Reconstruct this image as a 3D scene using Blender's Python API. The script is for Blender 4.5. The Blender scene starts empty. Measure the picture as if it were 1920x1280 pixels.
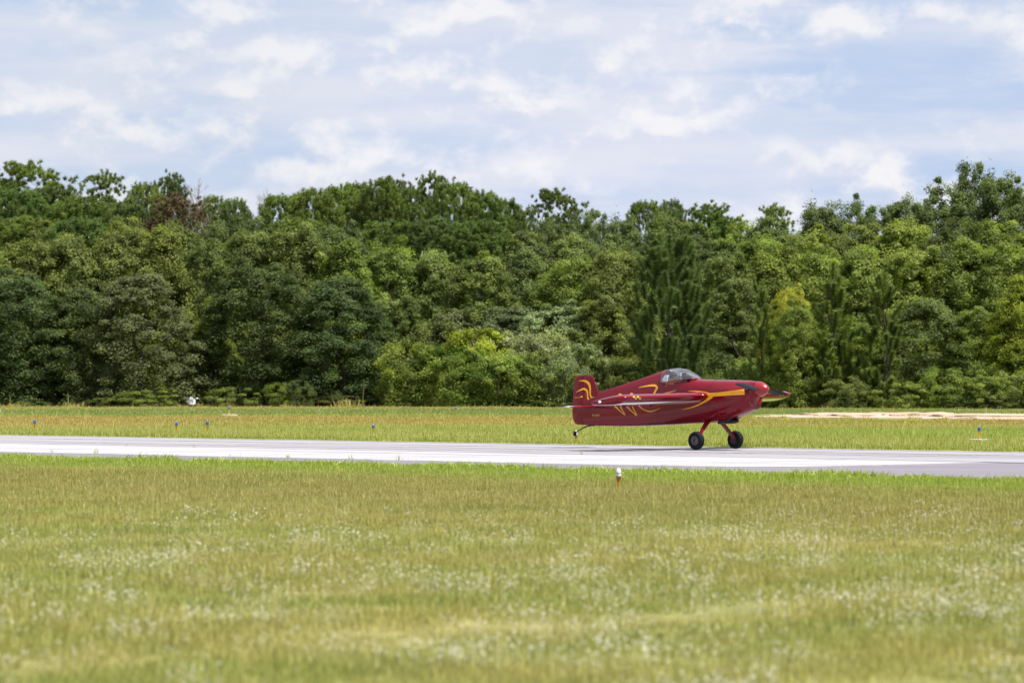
import bpy, bmesh, math, random
import numpy as np
from mathutils import Vector, Matrix
R = math.radians
random.seed(7)
sc = bpy.context.scene
COL = sc.collection

# ------------------------------------------------------------------ camera, sky, sun
CAM_H = 1.65
F = 7000.0            # focal length in photo pixels (1920 wide)
cam = bpy.data.cameras.new('camera')
camo = bpy.data.objects.new('camera', cam); COL.objects.link(camo)
cam.sensor_width = 36.0
cam.lens = F / 1920 * 36.0
cam.shift_y = 60 / 1920
cam.clip_start = 0.5; cam.clip_end = 5000
camo.location = (0, 0, CAM_H); camo.rotation_euler = (R(90), 0, 0)
cam.dof.use_dof = True; cam.dof.focus_distance = 82; cam.dof.aperture_fstop = 2.9
sc.camera = camo

SUN_EL = 64
sh = Vector((0.87, -0.49)).normalized()          # horizontal direction towards the sun
sun_dir = Vector((sh.x * math.cos(R(SUN_EL)), sh.y * math.cos(R(SUN_EL)), math.sin(R(SUN_EL))))
sl = bpy.data.lights.new('sun', 'SUN'); sl.energy = 4.6; sl.angle = R(0.55); sl.color = (1.0, 0.955, 0.89)
so = bpy.data.objects.new('sun', sl); COL.objects.link(so)
so.rotation_euler = sun_dir.to_track_quat('Z', 'Y').to_euler(); so.location = (0, 0, 60)

world = bpy.data.worlds.new('World'); sc.world = world; world.use_nodes = True
wn = world.node_tree; wn.nodes.clear()
def W(t, **k):
    n = wn.nodes.new(t)
    for a, b in k.items(): setattr(n, a, b)
    return n
def wl(a, b): wn.links.new(a, b)
sky = W('ShaderNodeTexSky', sky_type='NISHITA', sun_disc=False)
sky.sun_elevation = R(SUN_EL); sky.sun_rotation = math.atan2(sh.x, sh.y)
sky.air_density = 1.0; sky.dust_density = 0.6; sky.ozone_density = 2.0; sky.altitude = 50
bg1 = W('ShaderNodeBackground'); bg1.inputs[1].default_value = 0.064
wl(sky.outputs[0], bg1.inputs[0])
tc = W('ShaderNodeTexCoord')
def wmap(s, loc=(0, 0, 0)):
    m = W('ShaderNodeMapping'); m.inputs['Scale'].default_value = s; m.inputs['Location'].default_value = loc
    wl(tc.outputs['Generated'], m.inputs[0]); return m.outputs[0]
def wnoise(vec, sc_, det, ro, dist=0.0):
    n = W('ShaderNodeTexNoise'); n.inputs['Scale'].default_value = sc_; n.inputs['Detail'].default_value = det
    n.inputs['Roughness'].default_value = ro; n.inputs['Distortion'].default_value = dist
    wl(vec, n.inputs['Vector']); return n.outputs[0]
def wramp(v, a, b, va=0., vb=1., inter='SMOOTHSTEP'):
    n = W('ShaderNodeMapRange', interpolation_type=inter)
    n.inputs[1].default_value = a; n.inputs[2].default_value = b; n.inputs[3].default_value = va; n.inputs[4].default_value = vb
    wl(v, n.inputs[0]); return n.outputs[0]
def wmath(op, a, b):
    n = W('ShaderNodeMath', operation=op)
    for i, x in enumerate((a, b)):
        if isinstance(x, (int, float)): n.inputs[i].default_value = x
        else: wl(x, n.inputs[i])
    return n.outputs[0]
# thin haze veil, long flat grey-blue layers, and lumpy cumulus lit from above
DZ = .0045                                                # a step up, to find the lit tops
veil = wramp(wnoise(wmap((1, 1, 3.5), (3.1, 0, .7)), 8, 5, .55), .32, .66)
layer = wramp(wnoise(wmap((1, 1, 6.5), (.3, 5.2, .1)), 11, 6, .55), .42, .66)
mass = wramp(wnoise(wmap((1, 1, 2.3), (1.7, .4, .13)), 19, 5, .55), .36, .57)
heap = wnoise(wmap((1, 1, 1.5), (.6, .2, .3)), 46, 8, .56, .15)
heap_up = wnoise(wmap((1, 1, 1.5), (.6, .2, .3 + DZ * 1.5)), 46, 8, .56, .15)
puff = wmath('MULTIPLY', wramp(heap, .42, .64), mass)
lit = wramp(wmath('SUBTRACT', heap, heap_up), -.10, .09)
c1 = W('ShaderNodeMixRGB'); c1.inputs[1].default_value = (0.53, 0.665, 0.92, 1); c1.inputs[2].default_value = (0.72, 0.785, 0.95, 1)
wl(veil, c1.inputs[0])
c2 = W('ShaderNodeMixRGB'); c2.inputs[2].default_value = (0.83, 0.85, 0.965, 1)
wl(wmath('MULTIPLY', layer, .95), c2.inputs[0]); wl(c1.outputs[0], c2.inputs[1])
cc = W('ShaderNodeMixRGB'); cc.inputs[1].default_value = (.78, .81, .94, 1); cc.inputs[2].default_value = (1.0, .985, 1.02, 1)
wl(lit, cc.inputs[0])
c3 = W('ShaderNodeMixRGB'); wl(cc.outputs[0], c3.inputs[2])
wl(puff, c3.inputs[0]); wl(c2.outputs[0], c3.inputs[1])
bg2 = W('ShaderNodeBackground'); bg2.inputs[1].default_value = 0.575
wl(c3.outputs[0], bg2.inputs[0])
mixw = W('ShaderNodeMixShader')
cov = wramp(wnoise(wmap((1, 1, 1), (0, 0, 0)), 3, 4, .5), .30, .60, .72, .97)
wl(cov, mixw.inputs[0]); wl(bg1.outputs[0], mixw.inputs[1]); wl(bg2.outputs[0], mixw.inputs[2])
wo = W('ShaderNodeOutputWorld'); wl(mixw.outputs[0], wo.inputs[0])

sc.view_settings.view_transform = 'Standard'; sc.view_settings.look = 'None'
sc.view_settings.exposure = 0.72; sc.view_settings.gamma = 1.0; sc.view_settings.use_curve_mapping = False
sc.render.engine = 'CYCLES'
sc.cycles.max_bounces = 7; sc.cycles.diffuse_bounces = 3; sc.cycles.glossy_bounces = 4
sc.cycles.transparent_max_bounces = 12; sc.cycles.transmission_bounces = 5
sc.cycles.use_denoising = True
sc.cycles.sample_clamp_indirect = 6

# ------------------------------------------------------------------ helpers
def at(px, py=None, d=None, z=None):
    """a point seen at photo pixel px,py: on the ground, or at distance d"""
    if d is None: d = CAM_H * F / (py - 700)
    x = (px - 960) / F * d
    if z is None: z = CAM_H - (py - 700) * d / F if py is not None else 0
    return Vector((x, d, z))
def gnd(px, py):
    p = at(px, py); p.z = 0; return p
def tag(o, label=None, cat=None, group=None, kind=None):
    if label: o['label'] = label
    if cat: o['category'] = cat
    if group: o['group'] = group
    if kind: o['kind'] = kind
    return o
def empty(name, loc=(0, 0, 0), rz=0):
    o = bpy.data.objects.new(name, None); o.empty_display_size = .2
    o.location = loc; o.rotation_euler = (0, 0, rz); COL.objects.link(o); return o
def link(name, me, mats, parent=None, smooth=False):
    o = bpy.data.objects.new(name, me)
    for m in (mats if isinstance(mats, (list, tuple)) else [mats]): me.materials.append(m)
    if smooth:
        me.polygons.foreach_set('use_smooth', np.ones(len(me.polygons), bool))
    COL.objects.link(o)
    if parent: o.parent = parent
    return o
def build(name, vf, mats, parent=None, smooth=False, fm=None):
    me = bpy.data.meshes.new(name); me.from_pydata(vf[0], [], vf[1]); me.update()
    o = link(name, me, mats, parent, smooth)
    if fm is not None: me.polygons.foreach_set('material_index', fm)
    return o
def np_mesh(name, verts, nv_face, faces_flat, attrs=None):
    me = bpy.data.meshes.new(name)
    nf = len(faces_flat) // nv_face
    me.vertices.add(len(verts)); me.vertices.foreach_set('co', np.asarray(verts, np.float32).ravel())
    me.loops.add(len(faces_flat)); me.loops.foreach_set('vertex_index', np.asarray(faces_flat, np.int32))
    me.polygons.add(nf); me.polygons.foreach_set('loop_start', np.arange(nf, dtype=np.int32) * nv_face)
    me.update(calc_edges=True)
    for k, v in (attrs or {}).items():
        a = me.attributes.new(k, 'FLOAT', 'FACE'); a.data.foreach_set('value', np.asarray(v, np.float32))
    return me
def tube(pts, rads, n=8, cap=True, sx=1.0):
    vs, fs = [], []
    pts = [Vector(p) for p in pts]
    up = Vector((0.13, 0.21, 1)).normalized()
    for i, p in enumerate(pts):
        t = (pts[min(i + 1, len(pts) - 1)] - pts[max(i - 1, 0)]).normalized()
        u = t.cross(up)
        if u.length < .1: u = t.cross(Vector((1, 0, 0)))
        u.normalize(); w = t.cross(u).normalized()
        for k in range(n):
            a = 2 * math.pi * k / n
            vs.append(p + (u * math.cos(a) * sx + w * math.sin(a)) * rads[i])
    for i in range(len(pts) - 1):
        for k in range(n):
            a, b = i * n + k, i * n + (k + 1) % n
            fs.append((a, b, b + n, a + n))
    if cap:
        fs.append(tuple(range(n - 1, -1, -1))); fs.append(tuple(range((len(pts) - 1) * n, len(pts) * n)))
    return [tuple(v) for v in vs], fs
def merge(*vfs):
    V, Fc = [], []
    for v, f in vfs:
        o = len(V); V += list(v); Fc += [tuple(i + o for i in q) for q in f]
    return V, Fc
def lathe(prof, n=20, axis='z', c=(0, 0, 0)):
    """prof: list of (r, h)"""
    vs, fs = [], []
    for r, h in prof:
        for k in range(n):
            a = 2 * math.pi * k / n
            x, y = r * math.cos(a), r * math.sin(a)
            p = {'z': (x, y, h), 'y': (x, h, y), 'x': (h, x, y)}[axis]
            vs.append(tuple(p[i] + c[i] for i in range(3)))
    for i in range(len(prof) - 1):
        for k in range(n):
            a, b = i * n + k, i * n + (k + 1) % n
            fs.append((a, b, b + n, a + n))
    return vs, fs
def box(x0, x1, y0, y1, z0, z1):
    v = [(x, y, z) for x in (x0, x1) for y in (y0, y1) for z in (z0, z1)]
    return v, [(0, 1, 3, 2), (4, 6, 7, 5), (0, 4, 5, 1), (2, 3, 7, 6), (0, 2, 6, 4), (1, 5, 7, 3)]
def fix_normals(o):
    bm = bmesh.new(); bm.from_mesh(o.data); bmesh.ops.recalc_face_normals(bm, faces=bm.faces); bm.to_mesh(o.data); bm.free()
    return o

# ------------------------------------------------------------------ materials
def mat(name):
    m = bpy.data.materials.new(name); m.use_nodes = True
    nt = m.node_tree
    return m, nt, nt.nodes['Principled BSDF']
def simple(name, col, rough=.5, metal=0., coat=0., spec=.5, noise=0., nscale=20.):
    m, nt, b = mat(name)
    b.inputs['Base Color'].default_value = (*col, 1); b.inputs['Roughness'].default_value = rough
    b.inputs['Metallic'].default_value = metal; b.inputs['Coat Weight'].default_value = coat
    b.inputs['Coat Roughness'].default_value = .04; b.inputs['Specular IOR Level'].default_value = spec
    if noise:
        tcn = nt.nodes.new('ShaderNodeTexCoord'); n = nt.nodes.new('ShaderNodeTexNoise'); n.inputs['Scale'].default_value = nscale
        n.inputs['Detail'].default_value = 6
        nt.links.new(tcn.outputs['Object'], n.inputs[0])
        mx = nt.nodes.new('ShaderNodeMixRGB'); mx.inputs[1].default_value = (*[c * (1 - noise) for c in col], 1)
        mx.inputs[2].default_value = (*[min(1, c * (1 + noise)) for c in col], 1)
        nt.links.new(n.outputs[0], mx.inputs[0]); nt.links.new(mx.outputs[0], b.inputs['Base Color'])
        mr = nt.nodes.new('ShaderNodeMapRange'); mr.inputs[3].default_value = max(0, rough - .1); mr.inputs[4].default_value = rough + .12
        nt.links.new(n.outputs[0], mr.inputs[0]); nt.links.new(mr.outputs[0], b.inputs['Roughness'])
    return m
M = {}
M['red'] = simple('red_paint', (.17, .0004, .008), .22, coat=.5, noise=.05, nscale=3, spec=.10)
M['orange_red'] = simple('spinner_paint', (.27, .003, .007), .25, coat=.5, noise=.05, nscale=4)
M['white'] = simple('white_paint', (.86, .84, .86), .12, coat=1.0, spec=1.0, noise=.03, nscale=3)
M['yellow'] = simple('yellow_paint', (.95, .42, .003), .35, coat=.2, noise=.05, nscale=6)
M['ochre'] = simple('faded_gold_paint', (.62, .28, .01), .4, coat=.2, noise=.08, nscale=9)
M['black'] = simple('black_paint', (.010, .009, .013), .4, coat=.1, spec=.25, noise=.1)
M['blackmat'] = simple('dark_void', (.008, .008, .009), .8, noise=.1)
M['rubber'] = simple('tyre_rubber', (.009, .009, .011), .75, spec=.2, noise=.25, nscale=25)
M['alloy'] = simple('wheel_alloy', (.10, .10, .11), .4, metal=.7, noise=.1)
M['steel'] = simple('spring_steel', (.05, .05, .055), .45, metal=.6, noise=.1)
M['skin'] = simple('skin', (.48, .24, .17), .55, noise=.08, nscale=14)
M['cloth'] = simple('shirt_cloth', (.55, .50, .50), .9, noise=.1, nscale=30)
M['pale_cloth'] = simple('pale_upholstery', (.72, .74, .76), .8, noise=.08, nscale=20)
M['hair'] = simple('hair', (.06, .04, .03), .7, noise=.2)
M['lens_blue'] = simple('blue_lens', (.02, .085, .34), .18, spec=.7, noise=.15, nscale=30)
M['lens_clear'] = simple('white_lens', (.78, .77, .76), .15, spec=.8, noise=.06, nscale=40)
M['post_orange'] = simple('orange_post', (.85, .42, .02), .5, noise=.12, nscale=30)
M['post_brown'] = simple('rust_collar', (.42, .13, .035), .6, noise=.2, nscale=30)
M['collar'] = simple('grey_collar', (.18, .17, .17), .5, noise=.2)
M['concrete'] = simple('concrete_pad', (.45, .40, .36), .85, noise=.1, nscale=9)
M['rock'] = simple('pale_rock', (.24, .24, .27), .85, noise=.25, nscale=5)
M['bark'] = simple('bark', (.055, .042, .034), .9, noise=.4, nscale=7)
M['barkgrey'] = simple('dead_wood', (.28, .24, .21), .9, noise=.25, nscale=7)
# glass of the canopy: thin clear shell
m, nt, b = mat('canopy_glass'); nt.nodes.remove(b)
g = nt.nodes.new('ShaderNodeBsdfGlossy'); g.inputs['Roughness'].default_value = .02; g.inputs['Color'].default_value = (.95, .97, 1, 1)
t = nt.nodes.new('ShaderNodeBsdfTransparent'); t.inputs['Color'].default_value = (.80, .84, .86, 1)
lw = nt.nodes.new('ShaderNodeLayerWeight'); lw.inputs['Blend'].default_value = .35
mr = nt.nodes.new('ShaderNodeMapRange'); mr.inputs[3].default_value = .09; mr.inputs[4].default_value = .75
mx = nt.nodes.new('ShaderNodeMixShader')
nt.links.new(lw.outputs['Fresnel'], mr.inputs[0]); nt.links.new(mr.outputs[0], mx.inputs[0])
nt.links.new(t.outputs[0], mx.inputs[1]); nt.links.new(g.outputs[0], mx.inputs[2])
nt.links.new(mx.outputs[0], nt.nodes['Material Output'].inputs[0]); M['glass'] = m

def foliage(name, trans=.42, rough=.6, spec=.2, var=.68):
    """leaf colour = the tree's own colour times the leaf's own tint"""
    m, nt, b = mat(name)
    N = nt.nodes.new; Lk = nt.links.new
    oi = N('ShaderNodeObjectInfo'); at_ = N('ShaderNodeAttribute'); at_.attribute_name = 'tint'
    hsv = N('ShaderNodeHueSaturation')
    mr = N('ShaderNodeMapRange'); mr.inputs[3].default_value = 1 - var; mr.inputs[4].default_value = 1 + var
    Lk(at_.outputs['Fac'], mr.inputs[0]); Lk(mr.outputs[0], hsv.inputs['Value'])
    mh = N('ShaderNodeMapRange'); mh.inputs[3].default_value = .515; mh.inputs[4].default_value = .485
    Lk(at_.outputs['Fac'], mh.inputs[0]); Lk(mh.outputs[0], hsv.inputs['Hue'])
    Lk(oi.outputs['Color'], hsv.inputs['Color'])
    # leaves of a branch differ from those of the next
    geo = N('ShaderNodeNewGeometry'); nz = N('ShaderNodeTexNoise'); nz.inputs['Scale'].default_value = .55; nz.inputs['Detail'].default_value = 3
    Lk(geo.outputs['Position'], nz.inputs[0])
    mz = N('ShaderNodeMapRange'); mz.inputs[1].default_value = .3; mz.inputs[2].default_value = .7; mz.inputs[3].default_value = .72; mz.inputs[4].default_value = 1.3
    Lk(nz.outputs[0], mz.inputs[0])
    mul = N('ShaderNodeMixRGB'); mul.blend_type = 'MULTIPLY'; mul.inputs[0].default_value = 1
    Lk(hsv.outputs[0], mul.inputs[1]); Lk(mz.outputs[0], mul.inputs[2])
    Lk(mul.outputs[0], b.inputs['Base Color'])
    b.inputs['Roughness'].default_value = rough; b.inputs['Specular IOR Level'].default_value = spec
    tr = N('ShaderNodeBsdfTranslucent')
    ty = N('ShaderNodeMixRGB'); ty.blend_type = 'MULTIPLY'; ty.inputs[0].default_value = 1; ty.inputs[2].default_value = (1.25, 1.40, .6, 1)
    Lk(mul.outputs[0], ty.inputs[1]); Lk(ty.outputs[0], tr.inputs[0])
    ms = N('ShaderNodeMixShader'); ms.inputs[0].default_value = trans
    Lk(b.outputs[0], ms.inputs[1]); Lk(tr.outputs[0], ms.inputs[2])
    Lk(ms.outputs[0], nt.nodes['Material Output'].inputs[0])
    return m
M['leaf'] = foliage('leaves'); M['needle'] = foliage('needles', .32, .55, .2, .5)

# runway frame: u along the runway (towards the viewer's right), v across it (away)
U = Vector((.745, -.667, 0)).normalized(); N_ = Vector((.667, .745, 0)).normalized()
V_NEAR, V_FAR = 47.7, 65.4
def uv(u, v, z=0): p = U * u + N_ * v; p.z = z; return p

def grass_nodes(nt, b, blades):
    """turf colour from the place it grows (patches, mown strips, lush verge) and the blade's own tint"""
    N = nt.nodes.new; Lk = nt.links.new
    def mth(op, a, c=None):
        n = N('ShaderNodeMath'); n.operation = op
        for i, x in enumerate((a, c)):
            if x is None: continue
            if isinstance(x, (int, float)): n.inputs[i].default_value = x
            else: Lk(x, n.inputs[i])
        return n.outputs[0]
    def rng(v, a, b_, c=0., d=1., it='SMOOTHSTEP'):
        n = N('ShaderNodeMapRange'); n.interpolation_type = it
        for i, x in enumerate((a, b_, c, d)): n.inputs[i + 1].default_value = x
        Lk(v, n.inputs[0]); return n.outputs[0]
    def mix(f, a, c):
        n = N('ShaderNodeMixRGB')
        if isinstance(f, (int, float)): n.inputs[0].default_value = f
        else: Lk(f, n.inputs[0])
        for i, x in ((1, a), (2, c)):
            if isinstance(x, tuple): n.inputs[i].default_value = (*x, 1)
            else: Lk(x, n.inputs[i])
        return n.outputs[0]
    geo = N('ShaderNodeNewGeometry'); pos = geo.outputs['Position']
    sep = N('ShaderNodeSeparateXYZ'); Lk(pos, sep.inputs[0])
    dv = N('ShaderNodeVectorMath'); dv.operation = 'DOT_PRODUCT'; Lk(pos, dv.inputs[0]); dv.inputs[1].default_value = N_
    def noi(s, det=4, stretch=(1, 1, 1)):
        mp = N('ShaderNodeMapping'); mp.inputs['Scale'].default_value = stretch; Lk(pos, mp.inputs[0])
        n = N('ShaderNodeTexNoise'); n.inputs['Scale'].default_value = s; n.inputs['Detail'].default_value = det
        Lk(mp.outputs[0], n.inputs[0]); return n.outputs[0]
    olive = (.365, .35, .108); green = (.29, .33, .088); straw = (.55, .49, .21); lush = (.25, .37, .035); cool = (.20, .27, .08)
    c = mix(rng(noi(.35, 5), .38, .62), olive, green)
    c = mix(rng(noi(1.9, 4), .50, .66, 0, .55), c, (.46, .39, .15)); c = mix(rng(noi(1.1, 5), .56, .70, 0, .5), c, (.16, .22, .06))
    c = mix(rng(noi(.13, 4, (1, .6, 1)), .45, .70, 0, .45), c, straw)
    # verge beside both runway edges
    w = mth('MULTIPLY', noi(.8, 3), 3.0)
    nearv = mth('SUBTRACT', V_NEAR + 1.1, dv.outputs['Value'])            # metres inside the near field
    c = mix(mth('MULTIPLY', rng(mth('SUBTRACT', nearv, w), 1.0, 7.0, 1, 0), .9), c, lush)
    # brownish belt behind the near verge
    belt = mth('MULTIPLY', rng(nearv, 4, 9), rng(nearv, 13, 22, 1, 0))
    c = mix(mth('MULTIPLY', belt, .45), c, (.28, .235, .08))
    farv = mth('ADD', mth('SUBTRACT', dv.outputs['Value'], V_FAR - 1.5), 0)
    fg = mth('MULTIPLY', rng(farv, 0, 1.2), rng(mth('ADD', farv, w), 9, 16, 1, 0))
    c = mix(mth('MULTIPLY', fg, .8), c, (.35, .385, .09))
    # bands in the far field, parallel with the wood's edge
    y = mth('ADD', sep.outputs['Y'], mth('MULTIPLY', noi(.06, 3), 14.0))
    tan = mth('MULTIPLY', rng(y, 112, 124), rng(y, 144, 152, 1, 0))
    c = mix(mth('MULTIPLY', tan, rng(noi(.10, 3), .35, .6, .35, .9)), c, (.46, .33, .11))
    dk = mth('MULTIPLY', rng(y, 150, 155), rng(y, 172, 178, 1, 0))
    c = mix(mth('MULTIPLY', dk, .9), c, cool)
    tn2 = mth('MULTIPLY', rng(y, 175, 180), rng(y, 220, 230, 1, 0))
    c = mix(mth('MULTIPLY', tn2, .8), c, (.43, .34, .12))
    if blades:
        a = N('ShaderNodeAttribute'); a.attribute_name = 'tint'
        c = mix(rng(a.outputs['Fac'], .45, 1, 0, .8, 'LINEAR'), c, (.52, .44, .19))
        v = N('ShaderNodeHueSaturation'); Lk(rng(a.outputs['Fac'], 0, .6, .55, 1.45, 'LINEAR'), v.inputs['Value']); Lk(c, v.inputs['Color'])
        c = v.outputs[0]
        b.inputs['Roughness'].default_value = .5; b.inputs['Specular IOR Level'].default_value = .3
        Lk(c, b.inputs['Base Color'])
        tr = N('ShaderNodeBsdfTranslucent'); Lk(mix(.6, c, (.40, .40, .05)), tr.inputs[0])
        ms = N('ShaderNodeMixShader'); ms.inputs[0].default_value = .38
        Lk(b.outputs[0], ms.inputs[1]); Lk(tr.outputs[0], ms.inputs[2]); Lk(ms.outputs[0], nt.nodes['Material Output'].inputs[0])
    else:
        soil = rng(noi(6, 8), .3, .7)
        c = mix(soil, mix(.72, c, (.085, .075, .028)), mix(.35, c, (.12, .11, .04)))
        Lk(c, b.inputs['Base Color']); b.inputs['Roughness'].default_value = .95; b.inputs['Specular IOR Level'].default_value = .1
        bp = N('ShaderNodeBump'); bp.inputs['Strength'].default_value = .8; bp.inputs['Distance'].default_value = .08
        Lk(noi(14, 6), bp.inputs['Height']); Lk(bp.outputs[0], b.inputs['Normal'])
m, nt, b = mat('turf_ground'); grass_nodes(nt, b, False); M['turf'] = m
m, nt, b = mat('grass_blades'); grass_nodes(nt, b, True); M['blade'] = m

def paving(name, c0, c1, rough=.85):
    m, nt, b = mat(name); N = nt.nodes.new; Lk = nt.links.new
    geo = N('ShaderNodeNewGeometry')
    mp = N('ShaderNodeMapping'); mp.inputs['Rotation'].default_value = (0, 0, R(41.8)); mp.inputs['Scale'].default_value = (.12, 1.1, 1)
    Lk(geo.outputs['Position'], mp.inputs[0])
    n1 = N('ShaderNodeTexNoise'); n1.inputs['Scale'].default_value = 1.1; n1.inputs['Detail'].default_value = 7; n1.inputs['Roughness'].default_value = .6; Lk(mp.outputs[0], n1.inputs[0])
    n2 = N('ShaderNodeTexNoise'); n2.inputs['Scale'].default_value = 30; n2.inputs['Detail'].default_value = 8; Lk(geo.outputs['Position'], n2.inputs[0])
    mr = N('ShaderNodeMapRange'); mr.inputs[1].default_value = .3; mr.inputs[2].default_value = .7; Lk(n1.outputs[0], mr.inputs[0])
    x = N('ShaderNodeMixRGB'); x.inputs[1].default_value = (*c0, 1); x.inputs[2].default_value = (*c1, 1); Lk(mr.outputs[0], x.inputs[0])
    y = N('ShaderNodeMixRGB'); y.blend_type = 'MULTIPLY'; y.inputs[0].default_value = .35; Lk(x.outputs[0], y.inputs[1]); Lk(n2.outputs['Color'], y.inputs[2])
    z = N('ShaderNodeBrightContrast'); Lk(y.outputs[0], z.inputs[0])
    hs = N('ShaderNodeHueSaturation'); hs.inputs['Saturation'].default_value = 1.0; hs.inputs['Value'].default_value = 1.12; Lk(x.outputs[0], hs.inputs['Color'])
    Lk(x.outputs[0], b.inputs['Base Color']); b.inputs['Roughness'].default_value = rough; b.inputs['Specular IOR Level'].default_value = .2
    bp = N('ShaderNodeBump'); bp.inputs['Strength'].default_value = .25; bp.inputs['Distance'].default_value = .01; Lk(n2.outputs[0], bp.inputs['Height']); Lk(bp.outputs[0], b.inputs['Normal'])
    return m
M['runway'] = paving('old_pavement', (.265, .255, .27), (.325, .312, .325))
M['lane'] = paving('pale_concrete', (.345, .335, .345), (.395, .385, .39))
M['shoulder'] = paving('asphalt_shoulder', (.155, .142, .166), (.22, .205, .23))
M['seal'] = paving('tar_seam', (.13, .12, .135), (.26, .245, .265))
M['edgeline'] = paving('dirty_edge', (.36, .34, .30), (.42, .40, .36))
M['sand'] = simple('bare_sand', (.42, .31, .22), .95, noise=.3, nscale=.9)
M['grit'] = simple('grey_track', (.27, .245, .24), .95, noise=.15, nscale=2)
M['petal'] = simple('white_petals', (.70, .68, .54), .7, noise=.05)
M['stalk'] = simple('flower_stalk', (.20, .24, .06), .7, noise=.2)

# ------------------------------------------------------------------ ground, runway, sand
gx = [-2500, -600, -120, -40, 0, 40, 120, 600, 2500]; gy = [-300, 0, 60, 100, 180, 300, 800, 4200]
vs = [(x, y, 0) for y in gy for x in gx]; nx = len(gx)
fs = [(j * nx + i, j * nx + i + 1, (j + 1) * nx + i + 1, (j + 1) * nx + i) for j in range(len(gy) - 1) for i in range(nx - 1)]
tag(build('ground', (vs, fs), M['turf']), kind='structure')
def strip(name, pts, z, m, parent=None):
    o = build(name, ([(*uv(u, v).to_2d(), z) for u, v in pts], [tuple(range(len(pts)))]), m, parent)
    if not parent: tag(o, kind='structure')
    return fix_normals(o)
def ragged(u0, u1, v, amp, n, seed):
    r = random.Random(seed); return [(u0 + (u1 - u0) * i / n, v + r.uniform(-amp, amp)) for i in range(n + 1)]
runway = strip('runway', ragged(-330, 120, V_NEAR, .10, 150, 1) + ragged(120, -330, V_FAR, .06, 150, 2), .005, M['runway'])
strip('concrete_lane', [(-330, 50.1)] + ragged(-70, -45, 51.3, .08, 30, 4)[:] + [(-41, 51.6), (-40.2, 52.2), (-39.8, 54), (-39.5, 57.0), (-39.6, 57.3)] + [(-330, 57.5)], .0095, M['lane'], runway)
strip('asphalt_shoulder', [(-330, 47.85)] + ragged(-320, 120, 47.85, .04, 120, 5) + [(120, 57.0), (-39.1, 57.0), (-39.4, 54), (-39.8, 52.1), (-40.9, 51.45)] + ragged(-45, -70, 51.15, .07, 30, 6) + [(-330, 49.95)], .0125, M['shoulder'], runway)
def seam(v, w, seed, amp):
    a = ragged(-330, 120, v, amp, 220, seed); r = random.Random(seed + 50)
    lo_ = [(u, q - w * r.uniform(.5, 1.2) / 2) for u, q in a]; hi_ = [(u, q + w * r.uniform(.5, 1.2) / 2) for u, q in a][::-1]
    return lo_ + hi_
strip('tar_seam', seam(62.4, .20, 8, .05), .015, M['seal'], runway)
strip('tar_seam', seam(57.4, .26, 9, .06), .0155, M['seal'], runway)
strip('tar_seam', seam(59.9, .07, 12, .04), .016, M['seal'], runway)
strip('tar_seam', seam(53.9, .05, 13, .04), .0165, M['seal'], runway)
strip('edge_line', seam(65.0, .35, 10, .03), .014, M['edgeline'], runway)
M['rubber_mark'] = paving('rubber_marks', (.225, .21, .23), (.30, .285, .30))
for v_, w_, u0_, u1_ in ((59.0, .10, -75, -44), (60.8, .12, -66, -36), (61.6, .08, -50, -30), (55.6, .07, -60, -47)):
    strip('rubber_mark', [(u0_ + (u1_ - u0_) * i / 20, v_ - w_ * math.sin(math.pi * i / 20)) for i in range(21)] + [(u1_ + (u0_ - u1_) * i / 20, v_ + w_ * math.sin(math.pi * i / 20)) for i in range(1, 20)], .0175, M['rubber_mark'], runway)
for i in range(40):
    u_ = -140 + i * 4.6; strip('cross_joint', [(u_, 57.6), (u_ + .05, 57.6), (u_ + .05 + random.uniform(-.02, .02), 65.0), (u_ + random.uniform(-.02, .02), 65.0)], .0185, M['seal'], runway)
for i in range(30):
    u_ = -150 + i * 3.7; strip('cross_joint', [(u_, 50.2 if u_ < -60 else 51.6), (u_ + .04, 50.2 if u_ < -60 else 51.6), (u_ + .04, 57.2), (u_, 57.2)], .0190, M['seal'], runway)
# bare sand beside the wood, on the right
def blob(name, pix, z, m, jit, seed, mound=0.):
    r = random.Random(seed); pts = []
    n = len(pix)
    for i in range(n):
        a, b_ = pix[i], pix[(i + 1) % n]
        for k in range(10):
            t_ = k / 10; p = gnd(a[0] + (b_[0] - a[0]) * t_, a[1] + (b_[1] - a[1]) * t_)
            pts.append((p.x + r.uniform(-jit, jit), p.y + r.uniform(-jit, jit) * 2.0, z))
    bm = bmesh.new(); bm.faces.new([bm.verts.new(p) for p in pts]); bmesh.ops.triangulate(bm, faces=bm.faces)
    me = bpy.data.meshes.new(name); bm.to_mesh(me); bm.free()
    return tag(link(name, me, m), kind='structure')
blob('sand_patch', [(1395, 781.0), (1450, 778), (1560, 775.5), (1640, 774), (1800, 775.5), (2200, 776), (2200, 789), (1920, 787.5), (1750, 785.0), (1600, 783.5), (1480, 783)], .012, M['sand'], .5, 3)
blob('sand_patch', [(600, 761.0), (680, 760.5), (700, 762.5), (610, 762.5)], .012, M['sand'], .4, 5)
blob('gravel_track', [(1760, 770.5), (1850, 769), (2300, 768.5), (2300, 772.2), (1900, 772.6), (1800, 772.5)], .014, M['grit'], .4, 4)
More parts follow.
